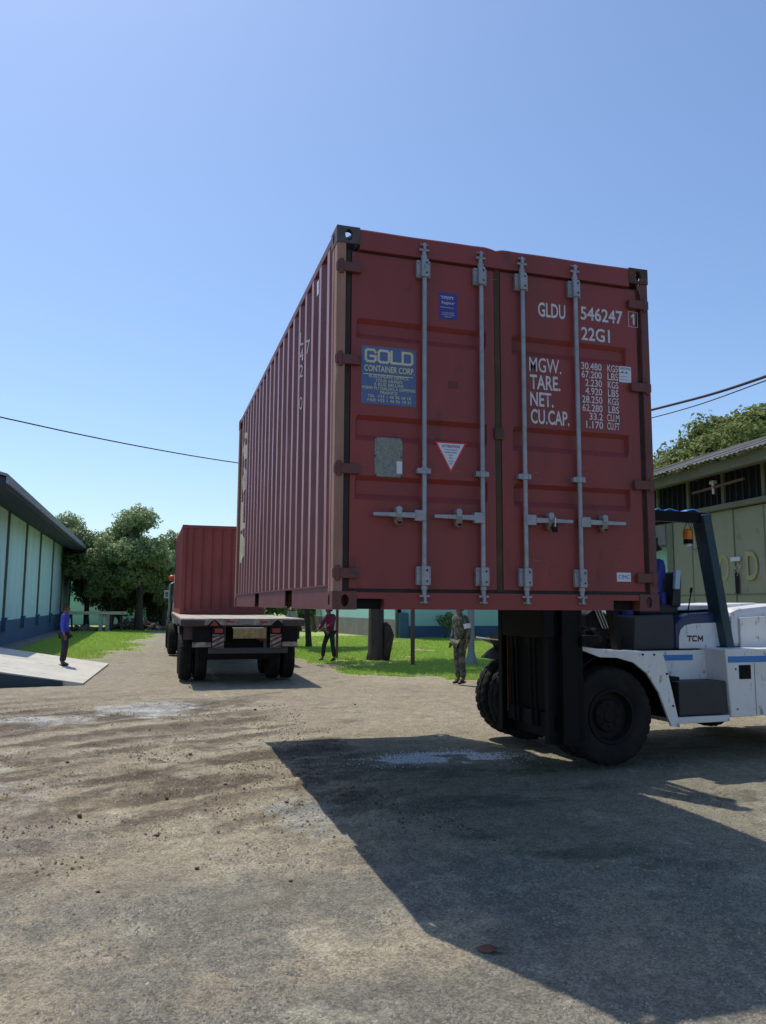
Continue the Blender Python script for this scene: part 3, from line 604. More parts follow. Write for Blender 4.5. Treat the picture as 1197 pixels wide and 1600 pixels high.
# markings, right door
def T(s_, r, wgt=.018, **k): return text('door_lettering', s_, r, LETW, DR, at=fy, weight=wgt, **k)
T('GLDU', (1.50, 3.795, 1.722, 3.905)); T('546247', (1.848, 3.810, 2.205, 3.915)); strokes('door_lettering', [[(2.284, 3.882), (2.300, 3.900), (2.300, 3.826)]], LETW, DR, fy-.0004, .014); T('22G1', (1.850, 3.655, 2.09, 3.757))
mb = MB()
for a, b, c_, d in ((2.255, 2.335, 3.800, 3.803), (2.255, 2.335, 3.918, 3.921), (2.255, 2.258, 3.803, 3.918), (2.332, 2.335, 3.803, 3.918)): mb.box(DX(a), DX(b), fy-.001, fy, DZ(c_), DZ(d))
mb.build('digit_frame', LETW, DR)
T('MGW.', (1.422, 3.378, 1.678, 3.485), .004); T('TARE.', (1.425, 3.250, 1.668, 3.357)); T('NET.', (1.425, 3.125, 1.610, 3.230)); T('CU.CAP.', (1.427, 2.998, 1.735, 3.105))
z = 3.434
for a, b in (('30.480', 'KGS'), ('67.200', 'LBS'), ('2.230', 'KGS'), ('4.920', 'LBS'), ('28.250', 'KGS'), ('62.280', 'LBS'), ('33.2', 'CU.M'), ('1.170', 'CU.FT')):
    wn = .168*len(a)/6 if '1.1' not in a else .14; T(a, (2.012-wn, z, 2.012, z+.054), .012); T(b, (2.060 if 'CU' not in b else 2.046, z, 2.150, z+.054), .012); z -= .0625
P_ = plate('tariff_sticker', 2.158, 2.262, 3.365, 3.487, PAPER, DR); mk = fy-.002
text('sticker_lettering', 'TARE MAX', (2.163, 3.462, 2.257, 3.480), INK, P_, at=mk); 
mb = MB(); mb.box(2.163, 2.257, mk-.001, mk, 3.446, 3.449); mb.box(2.200, 2.215, mk-.001, mk, 3.450, 3.458); mb.box(2.235, 2.247, mk-.001, mk, 3.450, 3.458); mb.box(2.166, 2.252, mk-.001, mk, 3.418, 3.420); mb.box(2.166, 2.252, mk-.001, mk, 3.395, 3.397); mb.build('sticker_rule', INK, P_)
P_ = plate('maker_sticker', 2.090, 2.205, 1.888, 1.952, PAPER, DR); text('sticker_lettering', 'CIMC', (2.102, 1.905, 2.195, 1.935), INKB, P_, at=mk, weight=.0)

rg = random.Random(21)
SCUF = mat('bare_scuff', (.34, .12, .10), .7, 0, (.20, .05, .04), 20, .8)
for D_, xa, xb in ((DL, .16, 1.12), (DR, 1.28, 2.26)):
    for i in range(9):
        x = rg.uniform(xa, xb); z = rg.choice([rg.uniform(1.86, 2.3), rg.uniform(2.62, 2.78), rg.uniform(3.02, 3.46), rg.uniform(3.68, 4.05)]); l_ = rg.uniform(.02, .11); h_ = rg.uniform(.0015, .005); t_ = rg.uniform(-.5, .5)
        if any(a-.06 < x < b+.06 for a, b in ((.18, .57), (1.42, 2.27))) and 2.95 < z: continue
        a_ = (x, z); b_ = (x+l_, z+l_*t_*.4); MB().prism([(a_[0], a_[1]), (a_[0]+l_*.5, (a_[1]+b_[1])/2-h_), b_, (a_[0]+l_*.45, (a_[1]+b_[1])/2+h_)], 1, .0288, .0298).build('paint_scuff', SCUF, D_)
# ------------------------------------------------------------------ wheels
def wheel(parent, c, R, wd, ax=1, face=-1, lugs=True, rim=RIM):
    """rim mesh with a tyre child; outer face points along face*axis"""
    h = wd/2; r = R*.56
    mb = MB(); pr = [(0, face*h*.62), (R*.12, face*h*.62), (R*.15, face*h*.50), (R*.30, face*h*.46), (R*.34, face*h*.22), (R*.46, face*h*.25), (R*.49, face*h*.86), (R*.545, face*h*.90), (r, face*h*.80), (r, -face*h*.8), (R*.3, -face*h*.6), (0, -face*h*.6)]
    mb.lathe(pr, c, ax, 32)
    for k in range(8):
        t = k*math.pi/4; x, z = R*.225*math.cos(t), R*.225*math.sin(t); a = face*h*.44; b = face*h*.56
        if ax == 1: mb.tube([(c[0]+x, c[1]+a, c[2]+z), (c[0]+x, c[1]+b, c[2]+z)], R*.028, 6)
        else: mb.tube([(c[0]+a, c[1]+x, c[2]+z), (c[0]+b, c[1]+x, c[2]+z)], R*.028, 6)
    w_ = mb.build('wheel', rim, parent, smooth='auto')
    pr = [(r, -h*.80), (R*.60, -h*.92), (R*.78, -h), (R*.90, -h*.98), (R*.955, -h*.88), (R*.985, -h*.70), (R*.99, -h*.30), (R*.965, -h*.26), (R*.965, -h*.18), (R, -h*.14), (R, h*.14), (R*.965, h*.18), (R*.965, h*.26), (R*.99, h*.30), (R*.985, h*.70), (R*.955, h*.88), (R*.90, h*.98), (R*.78, h), (R*.60, h*.92), (r, h*.80)]
    def lug(k, j):
        if not lugs: return 0
        if j in (4, 5, 14, 15): return -R*.032 if (k % 4 in (0,)) else 0
        if j in (6, 13): return -R*.028 if (k % 4 == 1) else 0
        if j in (9, 10): return -R*.02 if k % 4 == 2 else 0
        return 0
    MB().lathe(pr, c, ax, 112, lug).build('tyre', TYRE, w_, smooth='auto')
    return w_

# ------------------------------------------------------------------ forklift
FL = thing('forklift', (3.72, 3.70, 0), 'large white forklift truck with dark mast carrying the raised container', 'forklift', rz=math.radians(2.5))
f = FL
wheel(f, (3.67, 2.78, .53), .53, .30, 1, -1); wheel(f, (3.67, 3.14, .53), .53, .27, 1, -1)
wheel(f, (3.67, 4.84, .53), .53, .30, 1, 1); wheel(f, (3.67, 4.48, .53), .53, .27, 1, 1)
wheel(f, (6.75, 2.95, .43), .43, .27, 1, -1); wheel(f, (6.75, 4.7, .43), .43, .27, 1, 1)
MB().tube([(3.72, 2.9, .545), (3.72, 4.7, .545)], .16, 14).build('axle', MASTB, f)
MB().tube([(6.75, 3.0, .43), (6.75, 4.6, .43)], .10, 14).build('axle', MASTB, f)
def fender(y0, y1, ys):
    mb = MB(); wc = (3.72, .545); Ri = .62
    outer = [(3.18, 1.295), (3.55, 1.245), (3.95, 1.225), (4.29, 1.215), (4.335, 1.16), (4.43, .78), (4.52, .385)]
    inner = [(3.22, 1.262), (3.5, 1.165), (3.72, 1.155), (3.93, 1.10), (4.10, .98), (4.25, .77), (4.40, .40)]
    n = 7; yf, yb = (y0, y0+ys*.035)
    vs = [(x, yf, z) for x, z in outer]+[(x, yf, z) for x, z in inner]+[(x, yb, z) for x, z in outer]+[(x, yb, z) for x, z in inner]
    fs = []
    for i in range(n-1): fs += [(i, i+1, n+i+1, n+i), (2*n+i, 3*n+i, 3*n+i+1, 2*n+i+1), (i, 2*n+i, 2*n+i+1, i+1), (n+i, n+i+1, 3*n+i+1, 3*n+i)]
    fs += [(0, n, 3*n, 2*n), (n-1, 3*n-1, 4*n-1, 2*n-1)]
    mb.add(vs, fs); o = mb.build('fender', WHITE, f, bevel=.006)
    mb = MB(); vs = [(x, y, z-.012) for x, z in outer[:5] for y in (yb, y1)]+[(x, y, z-.02) for x, z in outer[:5] for y in (yb, y1)]
    vs2 = []; 
    for i in range(4): mb.hexa([vs[10+2*i], vs[10+2*i+2], vs[10+2*i+3], vs[10+2*i+1], vs[2*i], vs[2*i+2], vs[2*i+3], vs[2*i+1]])
    mb.build('fender_top', WHITE, f)
    mb = MB(); ar = [(wc[0]+.66*math.cos(t), wc[1]+.66*math.sin(t)) for t in [math.radians(-5+k*10) for k in range(15)]]
    for i in range(len(ar)-1):
        (a, b), (c_, d) = ar[i], ar[i+1]; s_ = 1.02
        mb.hexa([(a, yb, b), (c_, yb, d), (c_, y1, d), (a, y1, b), (wc[0]+(a-wc[0])*s_, yb, wc[1]+(b-wc[1])*s_), (wc[0]+(c_-wc[0])*s_, yb, wc[1]+(d-wc[1])*s_), (wc[0]+(c_-wc[0])*s_, y1, wc[1]+(d-wc[1])*s_), (wc[0]+(a-wc[0])*s_, y1, wc[1]+(b-wc[1])*s_)])
    mb.build('wheel_arch', BLACK, f)
fender(2.60, 3.30, 1); fender(5.0, 4.3, -1)
# step bay
for sgn, yo, yi in ((1, 2.63, 2.95), (-1, 4.98, 4.66)):
    a, b = sorted((yi, yi+sgn*.03))
    MB().box(4.34, 5.24, a, b, .86, 1.20).build('side_panel', WHITE, f, bevel=.004)
    a, b = sorted((yi-sgn*.004, yi)); MB().box(4.345, 5.02, a, b, 1.085, 1.15).build('blue_stripe', BLUE, f)
    a, b = sorted((yo+sgn*.02, yi+sgn*.25)); MB().box(4.56, 5.232, a, b, .50, .865).build('step_box', GREYP, f, bevel=.01)
    a, b = sorted((yo+sgn*.05, yi+sgn*.2)); MB().box(4.36, 4.60, a, b, .88, .925).build('step_tread', MASTB, f, bevel=.006)
    a, b = sorted((yo, yi+sgn*.3)); MB().box(4.50, 5.24, a, b, .415, .485).build('lower_sill', WHITE, f, bevel=.006)
    mb = MB(); a, b = sorted((yo-sgn*.02, yi+sgn*.35)); mb.prism([(5.245, .46), (6.32, .47), (6.34, .62), (6.42, .80), (6.55, .92), (6.75, .96), (7.05, .90), (7.25, .70), (7.28, .55), (7.70, .62), (7.78, 1.23), (5.19, 1.225)], 1, a, b); mb.build('counterweight_side', WHITE, f, bevel=.012)
    a, b = sorted((yo-sgn*.026, yo-sgn*.021)); MB().box(5.225, 7.6, a, b, 1.075, 1.145).build('blue_stripe', BLUE, f)
    a, b = sorted((yo-sgn*.028, yo-sgn*.0205)); MB().box(5.375, 5.545, a, b, .885, 1.045).build('side_opening', BLACK, f, bevel=.006)
MB().box(4.05, 7.6, 3.2, 4.42, .55, 1.2).build('chassis', MASTB, f, bevel=.02)
MB().box(3.45, 4.6, 3.32, 4.3, .45, 1.16).build('front_frame', MASTB, f, bevel=.02)
MB().box(4.04, 5.3, 2.97, 4.65, 1.145, 1.20).build('floor_plate', BLACK, f, bevel=.006)
# hood
mb = MB(); mb.prism([(4.28, 1.20), (4.30, 1.60), (4.86, 1.62), (4.86, 1.20)], 1, 3.05, 4.4); mb.build('battery_cover', GREYP, f, bevel=.02)
mb = MB(); mb.prism([(4.865, 1.20), (4.865, 1.50), (4.97, 1.585), (5.10, 1.63), (5.66, 1.655), (5.66, 1.20)], 1, 3.04, 4.41); mb.build('hood', NAVY, f, bevel=.03)
mb = MB(); mb.prism([(4.90, 1.215), (4.905, 1.36), (4.935, 1.44), (5.00, 1.49), (5.12, 1.51), (5.62, 1.525), (5.62, 1.215)], 1, 3.030, 3.0395); PN = mb.build('logo_panel', WHITE, f, bevel=.003)
mb = MB(); mb.prism([(4.90, 1.215), (4.905, 1.36), (4.935, 1.44), (5.00, 1.49), (5.12, 1.51), (5.62, 1.525), (5.62, 1.215)], 1, 4.4105, 4.42); mb.build('logo_panel', WHITE, f)
strokes('logo_lettering', [[(4.985, 1.362), (5.048, 1.362)], [(5.022, 1.352), (5.014, 1.308)], [(5.122, 1.360), (5.078, 1.362), (5.066, 1.350), (5.062, 1.318), (5.072, 1.308), (5.116, 1.308)], [(5.142, 1.306), (5.150, 1.360), (5.176, 1.322), (5.206, 1.360), (5.206, 1.306)]], mat('maroon_ink', (.09, .012, .02), .5), PN, 3.0295, .018)
mb = MB()   # rear engine cover / counterweight
mb.prism([(5.68, 1.20), (5.68, 1.66), (5.8, 1.70), (6.4, 1.755), (7.3, 1.74), (7.75, 1.60), (7.85, 1.20)], 1, 3.02, 4.43); mb.build('engine_cover', WHITE, f, bevel=.07)
mb = MB(); mb.prism([(5.0, 1.665), (5.35, 1.72), (6.3, 1.765), (6.3, 1.72), (5.3, 1.665)], 1, 3.25, 4.3); mb.build('hood_lid', WHITE, f, bevel=.008)
mb = MB(); mb.prism([(5.78, 1.215), (5.78, 1.58), (6.22, 1.60), (6.55, 1.46), (7.4, 1.44), (7.4, 1.215)], 1, 2.98, 3.018); mb.build('cover_panel', WHITE, f, bevel=.01)
# seat, dash, controls
mb = MB(); mb.box(4.50, 5.08, 3.22, 3.78, 1.60, 1.74); mb.build('seat', SEAT, f, bevel=.04)
mb = MB(); mb.prism([(4.96, 1.70), (5.10, 1.70), (5.13, 2.12), (5.02, 2.14)], 1, 3.20, 3.78); mb.build('seat_backrest', SEAT, f, bevel=.03)
mb = MB(); mb.prism([(4.965, 1.92), (5.04, 1.92), (5.07, 2.15), (4.99, 2.16)], 1, 3.14, 3.198); mb.build('backrest_cloth', LBLUE, f, bevel=.015)
mb = MB(); mb.tube([(5.12, 3.12, 1.63), (5.18, 3.12, 1.88)], .008, 8); mb.tube([(5.18, 3.12, 1.88), (5.19, 3.12, 1.94)], .016, 8); mb.build('park_lever', BLACK, f)
mb = MB(); mb.prism([(3.86, 1.16), (3.82, 1.62), (3.95, 1.70), (4.10, 1.62), (4.10, 1.20)], 1, 3.3, 4.25); mb.build('dashboard', BLACK, f, bevel=.03)
mb = MB(); ring = [(4.22+.17*math.cos(t)*.45, 3.70+.17*math.sin(t), 1.74+.17*math.cos(t)*.7) for t in [k*math.pi/10 for k in range(21)]]; mb.tube(ring, .014, 8, False); mb.tube([(4.0, 3.7, 1.6), (4.22, 3.7, 1.74)], .025, 8); mb.bar((4.22, 3.53, 1.74), (4.22, 3.87, 1.74), .02, .02); mb.build('steering_wheel', BLACK, f)
mb = MB()
for y in (3.28, 3.22, 3.16): mb.tube([(4.02, y, 1.45), (3.92, y, 1.66)], .009, 8); mb.tube([(3.92, y, 1.66), (3.905, y, 1.70)], .02, 8)
mb.build('hydraulic_levers', CHROME, f)
mb = MB(); mb.tube([(3.62, 2.95, 1.40), (3.70, 3.0, 1.42), (3.80, 3.05, 1.34)], .05, 10); mb.tube([(3.50, 2.92, 1.46), (3.62, 2.95, 1.45)], .022, 8); mb.build('work_lamp', BLACK, f)
# overhead guard
for y in (3.02, 4.38):
    mb = MB(); mb.bar((5.57, y, 1.19), (5.29, y, 2.83), .12, .21); mb.build('guard_pillar', TEAL, f, bevel=.015)
    mb = MB(); mb.bar((4.02, y, 1.19), (3.80, y, 2.80), .07, .12); mb.build('guard_pillar', MASTB, f, bevel=.01)
    mb = MB(); mb.bar((5.39, y, 2.79), (3.70, y, 2.79), .10, .13); mb.build('guard_rail', MASTB, f, bevel=.012)
    mb = MB(); mb.box(5.44, 5.74, y-.07, y+.07, 1.19, 1.235); mb.build('pillar_foot', BLACK, f, bevel=.005)
for x in (3.8, 4.2, 4.6, 5.0, 5.3): MB().bar((x, 3.07, 2.80), (x, 4.33, 2.80), .06, .04).build('roof_bar', MASTB, f)
mb = MB(); NX = 12
def tarp(x0, x1, y0, y1, z, sd):
    rg = random.Random(sd); n = 9; vs = [(x0+(x1-x0)*i/(n-1)+rg.uniform(-.02, .02), y0+(y1-y0)*j/(n-1)+rg.uniform(-.02, .02), z+.010*math.sin(i*1.4+sd)+rg.uniform(-.012, .015)-(.03 if i in (0, n-1) else 0)) for i in range(n) for j in range(n)]
    m = MB(); m.add(vs, [(i*n+j, i*n+j+1, (i+1)*n+j+1, (i+1)*n+j) for i in range(n-1) for j in range(n-1)]); o = m.build('roof_tarp', TARP, f, smooth=True); o.modifiers.new('t', 'SOLIDIFY').thickness = .012; return o
tarp(4.62, 4.98, 3.0, 3.9, 2.875, 1); tarp(5.02, 5.32, 3.0, 3.7, 2.875, 2)
MB().box(3.8, 5.32, 3.0, 4.36, 2.825, 2.838).build('roof_sheet', PAPER if False else LBLUE, f)
bx, by = 5.17, 3.12
BE = MB().tube([(bx, by, 2.53), (bx, by, 2.64), (bx, by, 2.66)], [.058, .062, .045], 18).build('beacon_lamp', ORANGE, f, smooth='auto')
MB().tube([(bx, by, 2.475), (bx, by, 2.53)], .056, 18).build('beacon_base', BLACK, BE); MB().tube([(bx, by, 2.448), (bx, by, 2.475)], .045, 16).build('beacon_cap', PAPER, BE)
mb = MB()
for k in (-1, 1): mb.tube([(bx+.05*k, by, 2.54), (bx+.045*k, by, 2.67), (bx+.01*k, by, 2.74)], .004, 6)
mb.tube([(bx+.04, by, 2.45), (bx+.09, by, 2.40), (bx+.14, by-.03, 2.44)], .003, 6); mb.build('beacon_wire', BLACK, BE)
for x, z in ((4.05, 1.185), (4.2, 1.182), (4.36, .97), (4.43, .62)): MB().tube([(x, 2.588, z), (x, 2.600, z)], .011, 8).build('fender_bolt', BLACK, f)
for x, z in ((5.33, .55), (5.33, 1.0), (5.95, 1.0), (5.95, .55)): MB().tube([(x, 2.604, z), (x, 2.612, z)], .010, 8).build('panel_bolt', BLACK, f)
MB().box(5.60, 5.604, 2.606, 2.611, .48, 1.06).build('panel_seam', GREYP, f)
for k in range(4): MB().tube([(3.30, 2.72+.05*k, 1.22), (3.42, 2.8+.05*k, 1.40-.03*k), (3.62, 3.0+.05*k, 1.30), (3.70, 3.32, 1.20)], .014, 8).build('hydraulic_hose', BLACK, f, smooth=True)
# mast: outer and inner channels, cylinders, chains, carriage, forks
my0, my1 = 2.50, 3.80
for y, s in ((my0, 1), (my1, -1)):
    for nm, x0, dy, zt in (('mast_rail', 2.98, 0, 3.3), ('inner_mast_rail', 2.86, .09, 3.9)):
        mb = MB(); a, b = sorted((y+s*dy, y+s*(dy+.02))); mb.box(x0, x0+.19, a, b, .28, zt); a2, b2 = sorted((y+s*(dy+.02), y+s*(dy+.085))); mb.box(x0, x0+.03, a2, b2, .28, zt); mb.box(x0+.16, x0+.19, a2, b2, .28, zt); mb.build(nm, MASTB, f)
    MB().tube([(3.24, y+s*.12, .3), (3.24, y+s*.12, 3.2)], .05, 14).build('lift_cylinder', MASTB, f)
    mb = MB(); mb.bar((2.93, y+s*.22, .5), (2.93, y+s*.22, 3.8), .045, .02); mb.build('lift_chain', RUST, f)
for x, z in ((3.17, .32), (3.17, 1.05), (3.17, 3.2), (2.95, .42), (2.95, 1.25), (2.95, 3.8)): MB().box(x-.03, x+.03, my0+.09, my1-.09, z, z+.16).build('mast_cross_member', MASTB, f)
for y in (2.9, 3.0, 3.3, 3.4): MB().tube([(2.90, y, .42), (2.88, y, 1.0), (2.90, y, 3.75)], .017, 8).build('hydraulic_hose', BLACK, f)
MB().box(3.02, 3.08, my0+.09, my1-.09, .30, 1.95).build('mast_guard_plate', MASTB, f)
MB().box(3.45, 3.55, 3.32, 4.3, .5, 1.15).build('front_bulkhead', MASTB, f)
mb = MB(); mb.box(2.60, 2.67, 1.72, 4.05, 1.72, 1.86); mb.box(2.60, 2.67, 1.68, 4.05, 1.98, 2.12); 
for y in (1.68, 2.35, 3.0, 3.6, 3.98): mb.box(2.67, 2.72, y, y+.07, 1.72, 2.12)
mb.build('fork_carriage', MASTB, f, bevel=.008)
mb = MB(); mb.box(2.72, 2.85, 2.45, 3.35, 1.38, 2.05); mb.build('carriage_frame', MASTB, f, bevel=.01)
mb = MB(); mb.box(3.18, 3.40, 2.45, 2.75, 1.30, 1.40); mb.tube([(3.2, 3.0, 1.1), (3.62, 3.3, .8)], .05, 10); mb.build('tilt_cylinder', MASTB, f, bevel=.01)
for y in (1.665, 3.705):
    mb = MB(); mb.box(2.53, 2.60, y, y+.14, 1.705, 2.15); mb.prism([(2.60, 1.705), (2.60, 1.765), (.9, 1.745), (.45, 1.722), (.45, 1.705)], 1, y, y+.14); mb.build('fork', MASTB, f, bevel=.004)
mb = MB(); mb.prism([(3.55, 1.18), (3.47, 1.32), (3.35, 1.33), (3.35, 1.25), (3.45, 1.1)], 1, 4.4, 4.9); mb.build('headlamp_bracket', BLACK, f)

# ------------------------------------------------------------------ people
def skin(name, nodes, edges, m, parent, sub=1):
    me = bpy.data.meshes.new(name); me.from_pydata([n[:3] for n in nodes], edges, []); o = bpy.data.objects.new(name, me); COL.objects.link(o)
    md = o.modifiers.new('s', 'SKIN'); md.use_smooth_shade = True
    for i, n in enumerate(nodes):
        r = n[3]; me.skin_vertices[0].data[i].radius = r if isinstance(r, tuple) else (r, r); me.skin_vertices[0].data[i].use_root = (i == 0)
    o.modifiers.new('u', 'SUBSURF').levels = sub; o.modifiers['u'].render_levels = sub
    dg = bpy.context.evaluated_depsgraph_get(); m2 = bpy.data.meshes.new_from_object(o.evaluated_get(dg)); bpy.data.objects.remove(o); bpy.data.meshes.remove(me)
    m2.materials.clear(); m2.materials.append(m); m2.name = name; m2.shade_smooth(); o = bpy.data.objects.new(name, m2); COL.objects.link(o); o.parent = parent; OFF[o.name] = (0, 0, 0); return o
def person(loc, rz, label, shirt, trou, pose={}, h=1.68, hair=HAIR, extra=None, belt=True):
    """faces local -Y"""
    root = thing('person', loc, label, 'person', rz=rz, local=True); k = h/1.70; root.scale = (k, k, k)
    J = dict(pelvis=(0, 0, .93), spine=(0, .01, 1.10), chest=(0, .01, 1.29), neck=(0, .01, 1.45), jaw=(0, -.025, 1.525), head=(0, -.005, 1.60), crown=(0, .005, 1.655),
             shl=(.165, .01, 1.385), ell=(.215, .03, 1.12), wrl=(.215, -.05, .89), shr=(-.165, .01, 1.385), elr=(-.215, .03, 1.12), wrr=(-.215, -.05, .89),
             hil=(.085, 0, .87), knl=(.10, -.02, .49), anl=(.105, .03, .10), hir=(-.085, 0, .87), knr=(-.10, -.02, .49), anr=(-.105, .03, .10))
    J.update(pose); V = {a: Vector(b) for a, b in J.items()}
    R_ = dict(pelvis=(.125, .095), spine=(.115, .085), chest=(.14, .10), neck=.052, jaw=(.062, .068), head=(.076, .092), crown=(.058, .07), shl=.055, ell=.040, wrl=.027, shr=.055, elr=.040, wrr=.027, hil=.078, knl=.052, anl=.036, hir=.078, knr=.052, anr=.036)
    order = list(V); nodes = [(*V[a], R_[a]) for a in order]; ix = {a: i for i, a in enumerate(order)}
    ed = [('pelvis', 'spine'), ('spine', 'chest'), ('chest', 'neck'), ('neck', 'jaw'), ('jaw', 'head'), ('head', 'crown'), ('chest', 'shl'), ('shl', 'ell'), ('ell', 'wrl'), ('chest', 'shr'), ('shr', 'elr'), ('elr', 'wrr'), ('pelvis', 'hil'), ('hil', 'knl'), ('knl', 'anl'), ('pelvis', 'hir'), ('hir', 'knr'), ('knr', 'anr')]
    edges = [(ix[a], ix[b]) for a, b in ed]
    for s in 'lr':
        wv, ev = V['wr'+s], V['el'+s]; d = (wv-ev).normalized(); pm = wv+d*.055; nodes.append((*pm, (.030, .018))); i0 = len(nodes)-1; edges.append((ix['wr'+s], i0))
        av = V['an'+s]; fv = Vector((0, -1, 0)); tv = av+fv*.15; tv.z = av.z-.065; nodes.append((*tv, (.036, .022))); edges.append((ix['an'+s], len(nodes)-1))
    body = skin('body', nodes, edges, SKIN, root)
    # fingers, nose and ears joined into the body mesh
    mb = MB(); 
    for s, sg in (('l', 1), ('r', -1)):
        wv, ev = V['wr'+s], V['el'+s]; d = (wv-ev).normalized(); side = d.cross(Vector((1, 0, 0)) if abs(d.x) < .8 else Vector((0, 1, 0))).normalized(); nn = d.cross(side)
        for q, ln in ((-.026, .062), (-.009, .075), (.009, .08), (.026, .068)):
            a = wv+d*.075+side*q; mb.tube([a-d*.02, a+d*ln*.45+nn*.004, a+d*ln*.8+nn*.016, a+d*ln*.95+nn*.028], [.0095, .009, .008, .006], 6)
        a = wv+d*.035+side*.028; mb.tube([a-side*.015, a+side*.022+d*.022, a+side*.026+d*.05], [.012, .010, .008], 6)
    hd, jw = V['head'], V['jaw']
    mb.add([(hd.x-.012, hd.y-.088, hd.z-.0), (hd.x+.012, hd.y-.088, hd.z), (hd.x, hd.y-.092, hd.z+.005), (hd.x-.017, hd.y-.09, hd.z-.045), (hd.x+.017, hd.y-.09, hd.z-.045), (hd.x, hd.y-.118, hd.z-.038)], [(0, 2, 5, 3), (2, 1, 4, 5), (3, 5, 4), (0, 1, 2)])
    for sg in (-1, 1): mb.tube([(hd.x+sg*.072, hd.y+.005, hd.z-.04), (hd.x+sg*.084, hd.y+.012, hd.z-.015), (hd.x+sg*.076, hd.y+.01, hd.z+.01)], [.010, .018, .009], 8)
    bm = bmesh.new(); bm.from_mesh(body.data); me = bpy.data.meshes.new('x'); me.from_pydata(mb.v, [], mb.f); bm.from_mesh(me); bm.to_mesh(body.data); bm.free(); bpy.data.meshes.remove(me); body.data.shade_smooth()
    fc = MB()
    for sg in (-1, 1): fc.tube([(hd.x+sg*.03, hd.y-.098, hd.z-.004), (hd.x+sg*.03, hd.y-.082, hd.z-.004)], .009, 8)
    fc.build('eyes', INK, root); fc = MB().box(hd.x-.024, hd.x+.024, hd.y-.101, hd.y-.085, hd.z-.072, hd.z-.066).build('mouth', mat('lip', (.16, .05, .045), .5), root)
    def sub(names, eds, radd, extra_nodes=()):
        ns = [(*V[a], tuple(x+radd for x in (R_[a] if isinstance(R_[a], tuple) else (R_[a], R_[a])))) for a in names]; m = {a: i for i, a in enumerate(names)}; return ns, [(m[a], m[b]) for a, b in eds]
    V['nb'] = V['neck']-Vector((0, 0, .02)); R_['nb'] = .055; V['hem'] = V['pelvis']-Vector((0, 0, .035)); R_['hem'] = (.125, .10)
    V['wl2'] = V['wrl'].lerp(V['ell'], .12); V['wr2'] = V['wrr'].lerp(V['elr'], .12); R_['wl2'] = R_['wr2'] = .032
    ns, es = sub(['chest', 'spine', 'pelvis', 'hem', 'nb', 'shl', 'ell', 'wl2', 'shr', 'elr', 'wr2'], [('chest', 'spine'), ('spine', 'pelvis'), ('pelvis', 'hem'), ('chest', 'nb'), ('chest', 'shl'), ('shl', 'ell'), ('ell', 'wl2'), ('chest', 'shr'), ('shr', 'elr'), ('elr', 'wr2')], .022)
    sh = skin('shirt', ns, es, shirt, root)
    V['al2'] = V['anl'].lerp(V['knl'], .06); V['ar2'] = V['anr'].lerp(V['knr'], .06); R_['al2'] = R_['ar2'] = .048
    ns, es = sub(['pelvis', 'hil', 'knl', 'al2', 'hir', 'knr', 'ar2'], [('pelvis', 'hil'), ('hil', 'knl'), ('knl', 'al2'), ('pelvis', 'hir'), ('hir', 'knr'), ('knr', 'ar2')], .020)
    skin('trousers', ns, es, trou, root)
    for s in 'lr':
        a = V['an'+s]; b = a+Vector((0, -.155, -.06)); c = a+Vector((0, .035, -.05)); skin('shoe', [(*a, (.05, .05)), (*(a+Vector((0, -.06, -.045))), (.05, .042)), (*b, (.046, .03)), (*c, (.042, .04))], [(0, 1), (1, 2), (0, 3)], SHOE, root)
    hn = skin('hair', [(hd.x, hd.y+.03, hd.z+.02, (.076, .078)), (hd.x, hd.y+.012, hd.z+.058, (.070, .082)), (hd.x, hd.y+.045, hd.z-.03, (.060, .055))], [(0, 1), (0, 2)], hair, root)
    return root, V
# man in blue on the ramp, seen from his right side facing the truck
p, V = person((-3.12, 16.35, .135), math.radians(82), 'man in bright blue long-sleeved jacket and black trousers standing on the concrete ramp', BLUJ, BTRO, dict(wrl=(.20, -.09, .90), wrr=(-.21, -.04, .87)), 1.54)
mb = MB(); mb.box(-.245, -.236, -.02, .03, 1.22, 1.25); mb.build('sleeve_patch', REDP, p)
# man in magenta pointing
person((4.20, 18.60, .0), math.radians(-62), 'man in magenta shirt and black trousers standing legs apart on the lawn, arm reaching forward', MAG, BTRO,
       dict(knl=(.17, -.03, .50), anl=(.23, .0, .10), knr=(-.16, -.10, .50), anr=(-.22, -.10, .10), ell=(.26, -.12, 1.16), wrl=(.20, -.36, 1.02), elr=(-.27, -.08, 1.14), wrr=(-.24, -.30, .98), neck=(0, -.03, 1.45), jaw=(0, -.09, 1.51), head=(0, -.085, 1.585), crown=(0, -.08, 1.64)), 1.66)
# soldier
p, V = person((5.42, 11.15, .0), math.radians(-72), 'man in camouflage uniform with a white armband standing at the edge of the lawn', CAMO, CAMO, dict(ell=(.235, .05, 1.12), wrl=(.22, .0, .87), anl=(.075, .03, .10), anr=(-.075, .02, .10), knl=(.08, -.02, .49), knr=(-.075, -.02, .49)), 1.76)
MB().tube([(.198, .02, 1.27), (.214, .03, 1.17)], [.078, .072], 16, False).build('armband', PAPER, p, smooth=True)
# person in white cap behind the trailer
p, V = person((4.55, 27.2, .0), math.radians(15), 'person in pale cap, white shirt and dark trousers standing behind the trailer', WSH, BTRO, dict(head=(0, -.02, 1.58)), 1.68, hair=CAPM)
hd = V['head']; MB().tube([(hd.x, hd.y-.10, hd.z+.045), (hd.x, hd.y-.02, hd.z+.055)], [.06, .085], 14).build('cap_peak', CAPM, p)
